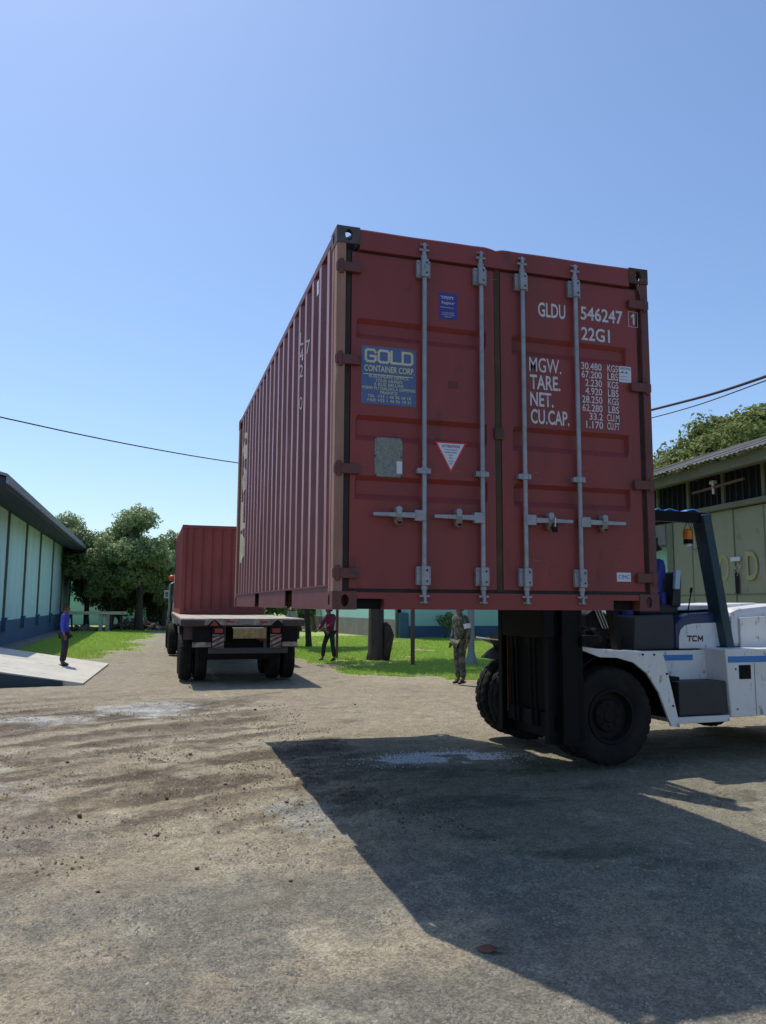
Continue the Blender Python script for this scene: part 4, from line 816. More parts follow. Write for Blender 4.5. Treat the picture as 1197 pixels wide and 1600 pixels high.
# driver
p, V = person((4.85, 3.46, .88), math.radians(-90), 'forklift driver in dark blue clothes seated on the black seat', BLUJ2, BLUJ2,
       dict(pelvis=(0, .03, .93), spine=(0, .0, 1.10), hil=(.09, -.04, .92), knl=(.13, -.44, .93), anl=(.13, -.46, .50), hir=(-.09, -.04, .92), knr=(-.13, -.44, .93), anr=(-.13, -.46, .50), ell=(.24, -.12, 1.16), wrl=(.14, -.34, 1.10), elr=(-.24, -.12, 1.16), wrr=(-.14, -.34, 1.10)), 1.66)

# ------------------------------------------------------------------ flatbed trailer, truck and second container
TR = thing('flatbed_trailer', (.84, 12.1, 0), 'worn flatbed semi-trailer with striped rear boards and a yellow number plate', 'trailer', rz=math.radians(-.6))
tx0, tx1, ty = -.47, 2.15, 12.1
DKZ = 1.40
mb = MB(); rg = random.Random(2)
np_ = 9; pw = (tx1-tx0)/np_
for i in range(np_): MB().box(tx0+i*pw+.004, tx0+(i+1)*pw-.004, ty+.01, 24.6, DKZ-.03+rg.uniform(-.002, .002), DKZ+rg.uniform(-.003, .003)).build('deck_plank', DECKW, TR)
mb = MB(); mb.box(tx0, tx1, ty, ty+.06, DKZ-.16, DKZ-.031); mb.build('rear_beam', TRAILP, TR, bevel=.006)
for x0, x1 in ((tx0, tx0+.05), (tx1-.05, tx1)): MB().box(x0, x1, ty+.062, 24.6, DKZ-.15, DKZ-.031).build('side_rail', TRAILP, TR)
for i in range(14):
    y = ty+.7+i*.85; mb = MB(); mb.prism([(tx0+.051, DKZ-.035), (tx0+.4, DKZ-.035), (tx0+.4, DKZ-.20), (tx0+.051, DKZ-.09)], 1, y, y+.03); mb.prism([(tx1-.051, DKZ-.035), (tx1-.4, DKZ-.035), (tx1-.4, DKZ-.20), (tx1-.051, DKZ-.09)], 1, y, y+.03); mb.build('outrigger', TRAILP, TR)
for x in (.40, 1.28): MB().box(x-.07, x+.07, ty+.065, 24.3, DKZ-.48, DKZ-.033).build('main_beam', TRAILP, TR)
band = MB().box(.02, 1.66, ty-.012, ty-.001, DKZ-.135, DKZ-.012).build('rear_band', TRWHITE, TR)
for x in (.46, 1.19): MB().box(x, x+.16, ty-.018, ty-.012, DKZ-.085, DKZ-.05).build('reflector', REFR, band)
MB().box(.73, 1.05, ty-.016, ty-.012, DKZ-.12, DKZ-.03).build('worn_label', PAPER if False else CONCG, band)
def tri(x, m1, nm, z=DKZ-.04): return MB().prism([(x-.17, z-.14), (x+.17, z-.14), (x+.06, z-.02), (x, z+.02), (x-.06, z-.02)], 1, ty-.024, ty-.013).build(nm, m1, TR)
t1 = tri(.22, BLACK, 'triangle_bracket'); MB().prism([(.13, DKZ-.15), (.31, DKZ-.15), (.22, DKZ-.035)], 1, ty-.030, ty-.0245).build('triangle_reflector', REFR, t1)
t1 = tri(1.56, BLACK, 'triangle_bracket')
for x in (.30, 1.52):
    lm = MB().box(x-.12, x+.12, ty-.03, ty+.03, DKZ-.33, DKZ-.185).build('tail_lamp', BLACK, TR, bevel=.01)
    MB().box(x-.07, x+.10, ty-.036, ty-.0305, DKZ-.30, DKZ-.21).build('lamp_lens', REFR, lm)
    bd = MB().box(x-.11, x+.13, ty-.012, ty+.01, DKZ-.62, DKZ-.335).build('striped_board', TRWHITE, TR)
    mb = MB(); s = 1
    for q in range(-1, 4):
        z0 = DKZ-.62+q*.105
        pts = [(x-.11, z0), (x+.13, z0+.115), (x+.13, z0+.165), (x-.11, z0+.05)]
        pts = [(a, min(max(b, DKZ-.62), DKZ-.336)) for a, b in pts]
        if pts[3][1] > pts[0][1]+1e-4 or pts[2][1] > pts[1][1]+1e-4: mb.prism(pts, 1, ty-.015, ty-.0125)
    mb.build('board_stripe', TRAILP, bd)
npl = MB().box(.62, 1.32, ty-.010, ty+.0, DKZ-.42, DKZ-.19).build('number_plate_board', YPLATE, TR)
MB().box(.60, 1.26, ty-.014, ty-.0105, DKZ-.205, DKZ-.185).build('plate_lamp_strip', PAPER, npl)
text('plate_lettering', 'W 8721 UK', (.80, DKZ-.36, 1.22, DKZ-.27), mat('faded_plate_ink', (.20, .14, .06), .7), npl, at=ty-.010, weight=.02) if False else None
for x0, x1 in ((-.22, .17), (1.68, 2.02)):
    MB().box(x0, x1, ty+.10, ty+.13, DKZ-.62, DKZ-.2).build('mud_flap', BLACK, TR); MB().box(x0, x1, ty+.07, ty+.095, DKZ-.60, DKZ-.50).build('flap_band', TRWHITE, TR)
MB().box(-.40, .10, ty+.2, ty+.25, .95, 1.24).build('wing_panel', TRAILP, TR); MB().box(1.60, 2.08, ty+.2, ty+.25, .95, 1.24).build('wing_panel', TRAILP, TR)
MB().box(.12, 1.80, ty+.04, ty+.14, .66, .78).build('rear_bumper', GREYP, TR, bevel=.01)
mb = MB(); [mb.box(x, x+.06, ty+.05, ty+.12, .78, 1.24) for x in (.38, 1.28)]; mb.build('bumper_bracket', TRAILP, TR)
for y in (13.55, 14.85):
    for x, fc in ((-.31, -1), (.02, -1), (1.66, 1), (1.99, 1)): wheel(TR, (x, y, .51), .51, .27, 0, fc, True, TRWHITE if False else RIM)
    MB().tube([(-.2, y, .51), (1.9, y, .51)], .07, 12).build('axle', TRAILP, TR)
MB().box(.0, 1.68, 12.9, 13.05, .50, 1.22).build('suspension_frame', BLACK, TR); MB().box(.35, 1.35, 13.2, 15.2, .62, .95).build('axle_bogie', BLACK, TR)
mb = MB(); mb.tube([(tx0-.03, 12.6, 1.22), (tx0-.02, 12.75, 1.16), (tx0-.01, 12.95, 1.08)], .02, 8); mb.build('rope_hook', GALV, TR)

C2 = thing('shipping_container', (.95, 21.5, DKZ+.01), 'smaller-looking dark red container loaded on the flatbed trailer ahead', 'shipping container')
cx0, cy0, cz = -.27, 18.47, DKZ+.012; cx1, cy1, ct = cx0+W, cy0+L, cz+H
for Y, s in ((cy0, 1), (cy1, -1)):
    mb = MB(); corr(mb, profile(cx0+.12, cx1-.12, .008, .045), cz+.14, ct-.09, lambda u, d, z: (u, Y+s*d, z)); o = mb.build('end_panel', B_RED2, C2); o.modifiers.new('t', 'SOLIDIFY').thickness = .0016
    MB().box(cx0+.162, cx1-.162, *sorted((Y+s*.004, Y+s*.07)), cz+.004, cz+.14).build('end_sill', B_RED2, C2); MB().box(cx0+.162, cx1-.162, *sorted((Y+s*.004, Y+s*.07)), ct-.09, ct-.006).build('end_header', B_RED2, C2)
for X, s in ((cx0, 1), (cx1, -1)):
    mb = MB(); corr(mb, profile(cy0+.12, cy1-.12, .008, .045), cz+.15, ct-.06, lambda u, d, z: (X+s*d, u, z)); o = mb.build('side_panel', B_RED2, C2); o.modifiers.new('t', 'SOLIDIFY').thickness = .0016
    MB().box(*sorted((X+s*.004, X+s*.06)), cy0+.178, cy1-.178, ct-.06, ct-.004).build('top_rail', B_RED2, C2); MB().box(*sorted((X+s*.004, X+s*.06)), cy0+.178, cy1-.178, cz+.004, cz+.15).build('bottom_rail', B_RED2, C2)
    for Y, t in ((cy0, 1), (cy1, -1)):
        MB().box(*sorted((X+s*.003, X+s*.12)), *sorted((Y+t*.003, Y+t*.12)), cz+.118, ct-.118).build('corner_post', B_RED2, C2, bevel=.01)
        for Z in (cz, ct-.118): MB().box(*sorted((X, X+s*.162)), *sorted((Y, Y+t*.178)), Z, Z+.118).build('corner_casting', B_RED2, C2, bevel=.012)
MB().box(cx0+.06, cx1-.06, cy0+.07, cy1-.07, ct-.03, ct-.012).build('roof_panel', B_RED2, C2)

TK = thing('tractor_truck', (.9, 27.2, 0), 'pale grey truck cab with orange roof lamp and side mirror, ahead of the loaded trailer', 'truck')
CABM = mat('pale_cab_paint', (.42, .43, .44), .4, 0, (.25, .25, .26), 4, .5)
mb = MB(); mb.prism([(25.6, 1.0), (27.6, .75), (27.75, 1.7), (27.45, 2.75), (27.2, 2.85), (25.65, 2.85)], 0, -.22, 2.05); mb.build('cab', CABM, TK, bevel=.05)
MB().box(-.225, -.2205, 26.35, 27.35, 1.75, 2.5).build('side_window', SEAT, TK); MB().box(2.051, 2.055, 26.35, 27.35, 1.75, 2.5).build('side_window', SEAT, TK)
mb = MB(); mb.prism([(27.77, 1.75), (27.50, 2.60), (27.51, 2.61), (27.785, 1.76)], 0, -.1, 1.95); mb.build('windscreen', SEAT, TK)
MB().box(.3, 1.5, 22.6, 27.5, .62, .88).build('chassis_frame', BLACK, TK)
MB().box(-.3, 2.1, 27.65, 27.85, .4, .8).build('front_bumper', CABM, TK, bevel=.03)
for y, dual in ((27.0, 0), (23.9, 1), (22.7, 1)):
    for x, fc in ((-.32, -1), (2.13, 1)): wheel(TK, (x+(.0), y, .51), .51, .27, 0, fc)
    if dual:
        for x, fc in ((0.0, -1), (1.80, 1)): wheel(TK, (x, y, .51), .51, .27, 0, fc)
    mb = MB(); mb.tube([(-.2, y, .51), (2.0, y, .51)], .07, 10); mb.build('axle', BLACK, TK)
mb = MB(); mb.tube([(-.40, 26.9, 1.15), (-.36, 26.9, 1.6), (-.36, 26.9, 2.45), (-.22, 26.9, 2.52)], .045, 10); mb.build('snorkel_pipe', GALV, TK, smooth=True)
mr = MB().box(-.56, -.38, 27.45, 27.50, 1.92, 2.22).build('side_mirror', PAPER, TK, bevel=.01); MB().box(-.52, -.42, 27.445, 27.449, 1.96, 2.18).build('mirror_glass', mat('mirror_glass_green', (.05, .25, .12), .15), mr)
MB().bar((-.38, 27.47, 2.1), (-.2, 27.4, 2.2), .03, .03).build('mirror_arm', BLACK, TK)
bm = bmesh.new(); bmesh.ops.create_uvsphere(bm, u_segments=16, v_segments=10, radius=.12); me = bpy.data.meshes.new('roof_lamp'); bm.to_mesh(me); bm.free(); me.shade_smooth(); me.materials.append(ORRED)
o = bpy.data.objects.new('roof_lamp', me); COL.objects.link(o); o.parent = TK; o.location = (-.30-.9, 27.3-27.2, 2.72); MB().tube([(-.30, 27.3, 2.6), (-.1, 27.3, 2.45)], .02, 8).build('lamp_stalk', BLACK, TK)

# ------------------------------------------------------------------ left warehouse and ramp
LW = thing('warehouse', (-10, 35, 0), 'turquoise warehouse with dark pilasters, navy base and deep overhanging roof on the left', 'building')
xw, ye = -6.5, 54.0; zt = 5.25
ys = [53.9, 48.3, 43.0, 37.6, 32.9, 28.2, 24.2, 20.2]
for i in range(len(ys)-1):
    MB().box(xw-.2, xw, ys[i+1]+.09, ys[i]-.09, 1.02, zt).build('wall_panel', TURQ, LW)
for y in ys:
    p_ = MB().box(xw-.18, xw+.07, y-.09, y+.09, 1.02, zt-.001).build('pilaster', PIL, LW)
    MB().box(xw-.02, xw+.16, y-.20, y+.20, .62, 1.14).build('pilaster_foot', NAVYW, p_, bevel=.01)
MB().box(xw-.25, xw+.02, 19.9, ye, -.3, 1.02).build('plinth', NAVYW, LW)
MB().box(xw+.021, xw+.8, 19.95, ye-.2, -.3, .06).build('apron', CONCG, LW)
MB().box(-18, xw-.25, ye-.25, ye, -.3, zt).build('end_wall', TURQ, LW); MB().box(-18, xw-.25, 19.9, 20.15, -.3, zt).build('end_wall', TURQ, LW)
mb = MB(); mb.prism([(-5.15, 5.30), (-5.15, 5.38), (-12.0, 7.35), (-12.0, 7.25)], 1, 19.3, 56.0); mb.build('roof', FASC, LW)
mb = MB(); mb.prism([(-5.18, 4.98), (-5.18, 5.26), (-6.6, 5.65), (-6.6, 5.26), (-5.6, 4.98)], 1, 19.35, 55.8); mb.build('soffit', SOFF, LW)
MB().box(-5.178, -5.10, 19.3, 56.0, 5.10, 5.32).build('fascia', FASC, LW)
MB().box(-12, xw-.26, 20, ye-.3, 5.2, 5.26).build('ceiling', SOFF, LW)
RP = MB()
def rz_(x): return max(0, .165*(-2.25-x))
x0, x1 = -2.30, -6.45
toe_n, toe_f = (-2.40, 13.10), (-2.15, 18.75)
RP.add([(toe_n[0], toe_n[1], .0), (toe_f[0], toe_f[1], .0), (x1, 19.05, .70), (x1, 12.75, .70), (toe_n[0], toe_n[1], -.2), (toe_f[0], toe_f[1], -.2), (x1, 19.05, -.2), (x1, 12.75, -.2)], [(0, 1, 2, 3), (7, 6, 5, 4), (0, 3, 7, 4), (1, 5, 6, 2), (0, 4, 5, 1), (2, 6, 7, 3)])
RO = thing('loading_ramp', (-4.4, 16, 0), 'pale concrete loading ramp sloping up to the left warehouse', 'ramp')
RP.v = [(a, b, c+.02) for a, b, c in RP.v]
RP.build('ramp_slab', CONC, RO)
mb = MB(); mb.prism([(-2.75, .0), (-6.45, .60), (-6.45, -.1), (-2.75, -.1)], 1, 12.70, 12.745); 
mb = MB(); mb.hexa([(-2.8, 13.02, -.1), (-6.4, 12.72, -.1), (-6.4, 12.745, -.1), (-2.8, 13.045, -.1), (-2.8, 13.02, .075), (-6.4, 12.72, .66), (-6.4, 12.745, .66), (-2.8, 13.045, .075)]); mb.build('ramp_side', mat('dark_blue_ramp_side', (.03, .055, .07), .85, 0, (.05, .07, .07), 3, .6), RO)

# ------------------------------------------------------------------ low far turquoise building
FB = thing('low_building', (20, 38, 0), 'low turquoise building with navy and grey base behind the lawn', 'building')
mb = MB(); mb.box(11.25, 34, 34.0, 34.25, .62, 6.2); mb.build('front_wall', TURQ2, FB)
MB().box(11.22, 34, 33.96, 34.2, -.2, .62).build('front_base', NAVYW, FB)
a = Vector((11.2, 34.0)); b = Vector((8.9, 50.0)); d = (b-a).normalized(); nn = Vector((d.y, -d.x))*.2
def wseg(z0, z1, o_=0): 
    off = Vector((-abs(nn.x), 0)).normalized()*o_ if o_ else Vector((0, 0)); A, B = a+off, b+off
    return MB().hexa([(A.x, A.y, z0), (A.x+.25, A.y, z0), (B.x+.25, B.y, z0), (B.x, B.y, z0), (A.x, A.y, z1), (A.x+.25, A.y, z1), (B.x+.25, B.y, z1), (B.x, B.y, z1)])
wseg(.95, 6.2).build('side_wall', TURQ2, FB); wseg(-.2, .95, .04).build('side_base', CONCG, FB)
MB().box(11.1, 11.22, 33.85, 33.955, -.1, 6).build('downpipe', OLIVED, FB); MB().box(11.24, 11.75, 33.6, 33.95, -.1, 1.3).build('meter_box', NAVYW, FB, bevel=.05)
mb = MB(); mb.prism([(33.3, 6.0), (33.3, 6.15), (38, 7.6), (43, 6.15), (43, 6.0)], 0, 10.6, 34.5); mb.build('roof', ROOFM, FB)

# ------------------------------------------------------------------ right warehouse (wall nearly parallel to the container)
ang = -math.atan(.077)
RW = thing('warehouse', (12.2, 11.7, 0), 'olive warehouse with sliding doors and dark louvred strip under a ribbed roof on the right', 'building', rz=ang, local=True)
# local frame: wall plane x=0 (interior +x), y along the wall
def LY(y): return (y-11.7)/math.cos(ang)
yN, yF = -14.0, 1.22
MB().box(.0, .3, 1.22, 1.50, -.2, 4.0).build('door_pillar', OLIVED, RW)
seams = [(-14, -10.6), (-10.58, -7.1), (-7.08, -4.4), (-4.38, -1.28), (-1.26, 1.2)]
for i, (a, b) in enumerate(seams):
    dp = MB().box(.03+.03*(i % 2), .08+.03*(i % 2), a, b, .0, 4.02).build('sliding_door', OLIVE, RW)
    n = 3
    for k in range(1, n): yk = a+(b-a)*k/n; MB().box(.02+.03*(i % 2), .029+.03*(i % 2), yk-.02, yk+.02, .0, 4.0).build('door_rib', OLIVED, dp)
    MB().box(.02+.03*(i % 2), .029+.03*(i % 2), a+.02, b-.02, 1.98, 2.02).build('door_rail', OLIVED, dp)
MB().box(-.12, .06, yN, 1.6, 4.05, 4.17).build('door_track', OLIVED, RW, bevel=.01)
MB().box(.25, .3, yN, 6, 4.17, 5.1).build('dark_backing', DARKIN, RW)
k = 0; y = yN+.1
while y < 5.9:
    wd = .10 if k % 6 == 0 else .045
    MB().box(.06, .12, y, y+wd, 4.171, 5.05).build('louvre_slat', OLIVED if k % 6 == 0 else DARKV, RW); y += .24; k += 1
MB().box(.05, .3, 1.62, 4.0, 3.4, 4.17).build('lintel', CONCG, RW)
MB().box(.6, .7, 1.5, 8.0, 0, 3.4).build('porch_wall', TURQ2, RW)
MB().box(.05, .35, 4.0, 9, 0, 5.0).build('wall_panel', TURQ, RW); MB().box(.0, .05, 7.2, 9.5, 0, 3.0).build('grey_wall', CONCG, RW)
mb = MB(); mb.prism([(-.75, 4.80), (-.75, 5.04), (.30, 5.34), (.30, 5.0)], 1, yN, 9.0)
mb.build('eave_beam', OLIVED, RW)
# ribbed roofing sheets, each overlapping the next
yy = yN-.2; i = 0; rg = random.Random(9)
while yy < 9.3:
    n = 12; wv = []
    lift = .02*(i % 2)+rg.uniform(0, .012); ex = rg.uniform(-.05, .05)
    for j in range(n+1):
        y = yy+.98*j/n; z = .018*math.cos(j*math.pi); wv.append((y, z))
    vs = []
    for (x, zb) in ((-1.02+ex, 5.03), (4.6, 6.95)): vs += [(x, y, zb+z+lift) for y, z in wv]
    mb = MB(); mb.add(vs, [(j, j+1, n+2+j, n+1+j) for j in range(n)]); o = mb.build('roof_sheet', ROOFM, RW); o.modifiers.new('t', 'SOLIDIFY').thickness = .012
    yy += .93; i += 1
text('door_lettering', 'O', (1.5, 0, 2, 1), YFADE, RW) if False else None
def wallglyph(ch, u0, u1, z0, z1):
    o = text('door_lettering', ch, (u0, z0, u1, z1), YFADE, RW, conv={'breaks': [], 'fn': lambda u, v: (.0185, -u, v)}, weight=.015)
for ch, c_ in (('O', LY(10.84)), ('D', LY(9.83)), ('O', LY(8.95)), ('N', LY(8.0))): wallglyph(ch, -c_-.20, -c_+.20, 2.32, 2.98)
lb = MB().box(-.01, .018, LY(10.53), LY(10.20), 2.78, 2.88).build('lock_label', PAPER, RW)
mb = MB(); rg = random.Random(3); yc = LY(10.36)
for i in range(9): y = yc+rg.uniform(-.16, .16); z = rg.uniform(2.48, 2.72); mb.tube([(.005, y, z), (.0, y+rg.uniform(-.05, .05), z-.05)], .012, 6)
mb.build('lock_chain', CHROME, RW); MB().box(.012, .019, yc-.06, yc+.07, 2.02, 2.50).build('rust_stain', BLACK, RW)
MB().bar((-.25, LY(11.55), 4.55), (-.25, LY(9.6), 4.62), .06, .05).build('hanging_conduit', BARR, RW)
lt = MB().tube([(-.25, LY(10.72), 4.42), (-.25, LY(10.72), 4.66)], .035, 10).build('white_fitting', PVC, RW); MB().box(-.30, -.20, LY(10.80), LY(10.64), 4.66, 4.74).build('fitting_cap', PVC, lt)
MB().box(4.2, 14, yN, 9.2, -.2, 5.9).build('rear_block', CONCG, RW)

# ------------------------------------------------------------------ trees
def leaf_mesh(clumps, n, size, seed, aspect=.55):
    rng = np.random.default_rng(seed); C_ = np.array(clumps, float); wt = C_[:, 3]**2; ci = rng.choice(len(C_), n, p=wt/wt.sum())
    d = rng.normal(size=(n, 3)); d /= np.linalg.norm(d, axis=1)[:, None]; r = C_[ci, 3]*(.62+.45*rng.random(n)**.8)*(1+.25*np.sin(d[:, 0]*7+ci)*np.cos(d[:, 2]*6+ci*2))
    P = C_[ci, :3]+d*r[:, None]*np.array([1, 1, .8])
    nrm = d*.9+rng.normal(size=(n, 3))*.6+np.array([0, 0, .45]); nrm /= np.linalg.norm(nrm, axis=1)[:, None]
    t = rng.normal(size=(n, 3)); u = np.cross(nrm, t); u /= np.linalg.norm(u, axis=1)[:, None]; v = np.cross(nrm, u)
    s = size*(.6+.8*rng.random(n))[:, None]
    V_ = np.stack([P-u*s, P-v*s*aspect+nrm*s*.15, P+u*s, P+v*s*aspect+nrm*s*.15], 1).reshape(-1, 3); return V_
def mesh_quads(name, V_, m):
    n = len(V_)//4; me = bpy.data.meshes.new(name); me.vertices.add(4*n); me.vertices.foreach_set('co', V_.ravel()); me.loops.add(4*n); me.loops.foreach_set('vertex_index', np.arange(4*n, dtype=np.int32))
    me.polygons.add(n); me.polygons.foreach_set('loop_start', (np.arange(n)*4).astype(np.int32)); me.update(calc_edges=True); me.materials.append(m); return me
def tree(loc, h, R, zlow, label, m, n=6000, size=.16, seed=1, trunk_r=.2, bark=BARKD, group='trees beyond the yard', lean=(0, 0), ncl=16, trunks=1, cat='tree', name='tree', flat=.85, cr=(.26, .44)):
    rg = random.Random(seed); root = thing(name, loc, label, cat, group, local=True)
    zc = (h+zlow)/2; rz = (h-zlow)/2; cl = []
    for i in range(ncl):
        for _ in range(20):
            v = Vector((rg.uniform(-1, 1), rg.uniform(-1, 1), rg.uniform(-1, 1)))
            if v.length < 1: break
        v = v*(.55+.35*rg.random())/max(v.length, .3)*min(1, v.length+.3); r = R*rg.uniform(*cr)
        cl.append((v.x*R+lean[0], v.y*R+lean[1], zc+v.z*rz*flat, r))
    mb = MB()
    for t in range(trunks):
        bx_, by_ = (0, 0) if t == 0 else (rg.uniform(-.4, .4)*R*.3, rg.uniform(-.3, .3))
        top = Vector((lean[0]*.6, lean[1]*.6, zlow+rz*.8)); p0 = Vector((bx_, by_, -.15)); mid = Vector((bx_+rg.uniform(-.12, .12), by_, zlow*.6))
        mb.tube([p0, p0+Vector((0, 0, .35)), mid, top], [trunk_r*1.35, trunk_r, trunk_r*.85, trunk_r*.45], 10)
        for c_ in cl[t::max(1, trunks)][:9]:
            e = Vector(c_[:3]); s_ = mid.lerp(top, rg.uniform(.1, .9)); m2 = s_.lerp(e, .5)+Vector((0, 0, rg.uniform(-.1, .3))); mb.tube([s_, m2, e], [trunk_r*.4, trunk_r*.25, trunk_r*.08], 6)
    mb.build('trunk', bark, root, smooth=True)
    me = mesh_quads('crown', leaf_mesh(cl, n, size, seed), m); o = bpy.data.objects.new('crown', me); COL.objects.link(o); o.parent = root; return root
G1 = 'trees at the far end of the yard'
def far(px_x, y, h, R, zl, lab, m, n, s, sd, **k): return tree((px_x, y, 0), h, R, zl, lab, m, n, s, sd, group=G1, **k)
far(-7.2, 57, 9.0, 2.6, 2.4, 'small pale tree showing just above the end of the left warehouse roof', LEAF, 12000, .11, 11, ncl=22)
far(-5.0, 50, 7.5, 2.3, 1.3, 'bushy dark tree against the end of the left warehouse', LEAF3, 20000, .085, 12, ncl=24)
far(-3.5, 48.5, 7.6, 2.3, 1.3, 'round dark green tree above the leaning slab bench', LEAF, 24000, .085, 13, ncl=26)
far(-1.7, 47.5, 8.9, 2.5, 1.4, 'tallest glossy green tree of the left group with dark trunk by the rubble', LEAF, 34000, .085, 14, trunk_r=.30, ncl=34)
far(-.1, 49.5, 7.1, 1.9, 1.0, 'dark green tree beside the truck cab', LEAF, 24000, .085, 15, ncl=26)
far(-3.0, 54, 7.5, 3.2, .2, 'low dense tree filling the shade behind the rubble', LEAF3, 24000, .13, 16, ncl=34)
far(1.1, 57, 6.4, 3.2, .2, 'low dark tree half hidden by the truck cab', LEAF3, 22000, .13, 17, ncl=34)
far(-.3, 53, 5.0, 2.0, .1, 'dark bushy tree low behind the trunk nearest the truck', LEAF3, 14000, .11, 18, ncl=20)
for i, (x, y, h, R, lab) in enumerate(((4.2, 58, 5.4, 2.4, 'bush-like tree far behind the second container'), (7.2, 55, 4.8, 2.2, 'low leafy tree behind the person in the pale cap'), (9.6, 57, 5.2, 2.4, 'low leafy tree in line with the thin lawn trunk'), (12.0, 60, 5.5, 2.5, 'low leafy tree behind the turquoise building corner'), (5.6, 47, 3.2, 1.5, 'small shrub-like tree right of the trailer'), (8.3, 46, 2.6, 1.3, 'lowest leafy shrub left of the magenta shirted man'))):
    far(x, y, h, R, .3 if i > 3 else .6, lab, LEAF3 if i % 2 else LEAF, 12000 if i < 4 else 6000, .11, 20+i)
tree((5.83, 19.2, 0), 8.4, 3.1, 4.3, 'thick-trunked shade tree standing on the lawn, its crown hidden behind the container', LEAF, 6000, .14, 31, trunk_r=.27, bark=BARK, group=None, ncl=18)
mb = MB(); mb.tube([(6.10, 19.05, -.1), (6.16, 19.0, .35), (6.20, 19.0, .75), (6.15, 19.02, 1.02), (6.08, 19.05, 1.15)], [.12, .13, .17, .12, .05], 10); o = mb.build('tree_stump', BARKD, smooth=True); tag(o, 'dark leafless stump pressed against the thick lawn trunk', 'stump')
tree((5.05, 26.2, 0), 5.2, 1.9, 2.6, 'thin-trunked lawn tree left of the magenta shirted man', LEAF3, 3500, .14, 32, trunk_r=.13, group=None)
tree((28.6, 26.3, 0), 12.6, 5.4, 4.0, 'large olive-green tree rising behind the right warehouse roof', LEAF2, 130000, .12, 33, trunk_r=.4, group=None, ncl=150, cr=(.16, .27))
tree((23.5, 28.0, 0), 8.9, 2.6, 4.5, 'small tree tip showing behind the left end of the right warehouse roof', LEAF2, 22000, .09, 34, trunk_r=.2, group=None)
# treeline all round the site, too far off to count
rng = np.random.default_rng(77); cl_ = []
for k in range(150):
    a_ = 2*math.pi*k/150+rng.uniform(-.01, .01); rad = rng.uniform(95, 120); hh = rng.uniform(3.0, 4.6)
    cl_.append((rad*math.sin(a_), 15+rad*math.cos(a_), hh*.55, hh))
me = mesh_quads('far_treeline', leaf_mesh(cl_, 42000, .32, 77), LEAF3); o = bpy.data.objects.new('far_treeline', me); COL.objects.link(o); tag(o, 'distant dark line of trees closing the view all round', 'trees', kind='stuff')
bw = MB().box(-16, 6.5, 62, 62.2, -.2, 3.6).build('boundary_wall', TURQ2); tag(bw, 'faded turquoise wall glimpsed between the far trees on the left', 'wall')
# young plant by the building
root = thing('young_plant', (13.6, 33.2, 0), 'young leafy plant against the turquoise wall', 'plant', local=True)
me = mesh_quads('foliage', leaf_mesh([(0, 0, .8, .3), (.2, 0, 1.15, .25), (-.25, .1, 1.0, .22), (.35, .1, .7, .22)], 500, .10, 5, .3), LEAF); o = bpy.data.objects.new('foliage', me); COL.objects.link(o); o.parent = root
mb = MB(); [mb.tube([(0, 0, -.05), (a*.5, 0, .5), (a, 0, 1.2)], .012, 6) for a in (-.25, 0, .2, .35)]; mb.build('stems', BARK, root)

# ------------------------------------------------------------------ rubble, slab bench, posts
rg = random.Random(12); rb = None
bm = bmesh.new(); bmesh.ops.create_cube(bm, size=1)
for v in bm.verts: v.co += Vector((rg.uniform(-.15, .15), rg.uniform(-.15, .15), rg.uniform(-.15, .15)))
me = bpy.data.meshes.new('rubble_chunk'); bm.to_mesh(me); bm.free(); me.materials.append(BRICKM)
RBL = thing('rubble_pile', (-1.9, 49.3, 0), 'heap of broken brick and rubble under the trees', 'rubble', local=True)
RB2 = thing('rubble_pile', (-5.0, 46.5, 0), 'small heap of rubble beneath the slab bench', 'rubble', local=True)
for R0, cnt, rx, ry, hh in ((RBL, 130, 1.9, .9, .75), (RB2, 60, .9, .6, .4)):
    for i in range(cnt):
        o = bpy.data.objects.new('rubble_chunk', me); COL.objects.link(o); o.parent = R0; a = rg.random()*6.283; q = rg.random()**.6; x, y = rx*q*math.cos(a), ry*q*math.sin(a)
        o.location = (x, y, hh*(1-q)*rg.uniform(.4, 1)+.05); s = rg.uniform(.10, .26); o.scale = (s*1.5, s, s*.6); o.rotation_euler = (rg.uniform(-.6, .6), rg.uniform(-.6, .6), rg.random()*6)
B_ = thing('slab_bench', (-4.3, 46.2, 0), 'long grey concrete slab table on white blocks and thin legs under the trees', 'table', local=True)
MB().box(-1.5, 1.9, -.45, .45, 1.02, 1.20).build('table_slab', CONC, B_, bevel=.02)
for x in (.28, .68): MB().box(x, x+.22, -.3, .0, 0, 1.02).build('block_leg', PAPER if False else CONC, B_)
for x in (-1.2, 1.05, 1.6): MB().bar((x, -.35, 0), (x-.08, -.35, 1.02), .10, .10).build('leg', BARK, B_)
def pole(loc, h, r, m, label, base=0):
    o = MB(); o.tube([(0, 0, -.1), (0, 0, h)], r, 12)
    if base: o.tube([(0, 0, -.02), (0, 0, .05), (0, 0, .35)], [base, base, r], 12)
    ob = o.build('metal_post', m, smooth='auto'); ob.location = loc; return tag(ob, label, 'post')
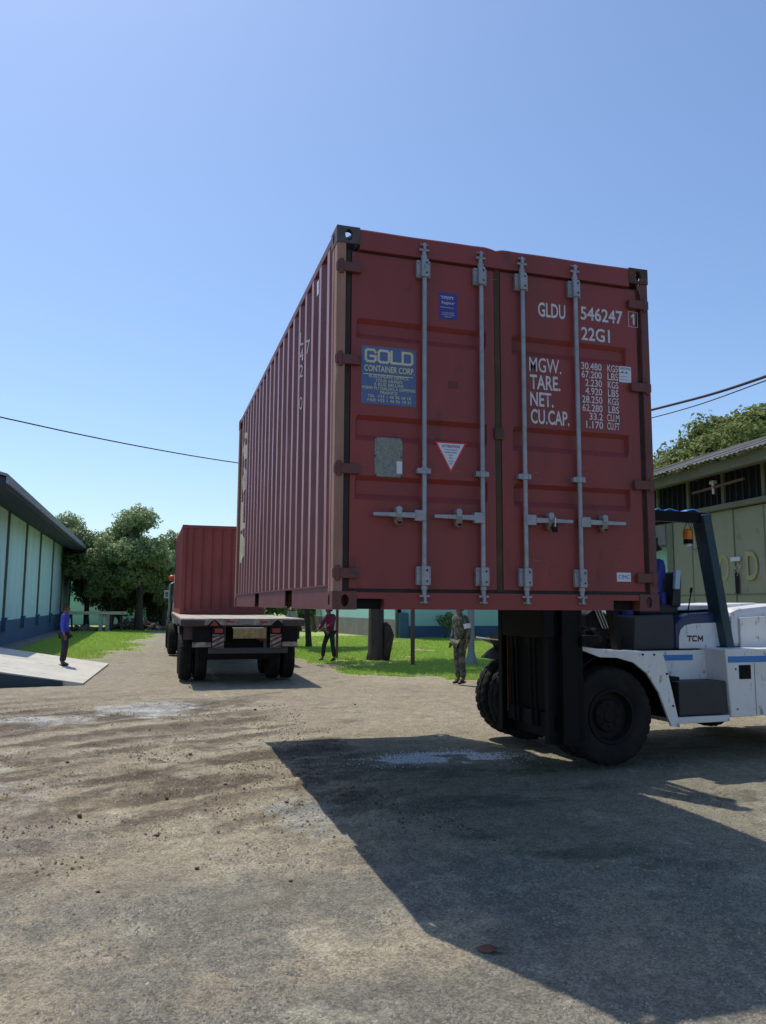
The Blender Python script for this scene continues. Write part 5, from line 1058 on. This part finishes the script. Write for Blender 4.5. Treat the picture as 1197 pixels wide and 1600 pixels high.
pole((6.12, 16.42, 0), 3.9, .06, MPOLE, 'slim rusty metal post on the lawn right of the thick trunk')
pole((4.69, 19.75, 0), 3.9, .045, MPOLE, 'thin reddish metal post just behind the magenta shirted man')
pole((7.95, 16.5, 0), 2.6, .10, GPOLE, 'pale grey post with flared foot behind the soldier', .19)

# ------------------------------------------------------------------ cables
def cable(name, pts, r, label, seg=24):
    P = [Vector(p) for p in pts]; out = []
    def cr(p0, p1, p2, p3, t): return .5*((2*p1)+(-p0+p2)*t+(2*p0-5*p1+4*p2-p3)*t*t+(-p0+3*p1-3*p2+p3)*t**3)
    Q = [P[0]*2-P[1]]+P+[P[-1]*2-P[-2]]
    for i in range(len(P)-1):
        for k in range(seg): out.append(cr(Q[i], Q[i+1], Q[i+2], Q[i+3], k/seg))
    out.append(P[-1]); o = MB().tube(out, r, 6).build(name, WIRE, smooth=True); return tag(o, label, 'cable')
A = Vector((-3.58, 8.88, 4.73)); B = Vector((5.83, 19.14, 5.9)); pts = []
for i in range(-3, 11): t = i/10; q = A.lerp(B, t); q.z -= .62*4*(t+.3)*(1-t)/1.69*.62; pts.append(q)
dz = A.z-pts[3].z
pts = [Vector((p.x, p.y, p.z+dz*(1-max(0, i-3)/10))) for i, p in enumerate(pts)]
cable('overhead_cable', pts, .012, 'thin black cable crossing the sky on the left and passing behind the container', 3)
cable('overhead_cable', [(5.83, 19.14, 5.95), (7.2, 12.2, 5.65), (7.71, 7.22, 5.34), (7.11, 3.83, 4.95), (6.4, -.5, 4.75), (5.8, -4.5, 4.9)], .022, 'thick black cable at upper right, the upper of the two')
cable('overhead_cable', [(5.83, 19.14, 5.75), (7.2, 12.2, 5.50), (7.71, 7.22, 5.19), (7.11, 3.83, 4.89), (6.4, -.5, 4.70), (5.8, -4.5, 4.85)], .009, 'thin black cable at upper right, just below the thicker one')
up_ = MB().tube([(5.8, -4.5, -.2), (5.8, -4.5, 5.6)], [.13, .09], 12).build('utility_pole', GPOLE, smooth='auto'); tag(up_, 'grey utility pole outside the right edge carrying the two cables', 'pole')
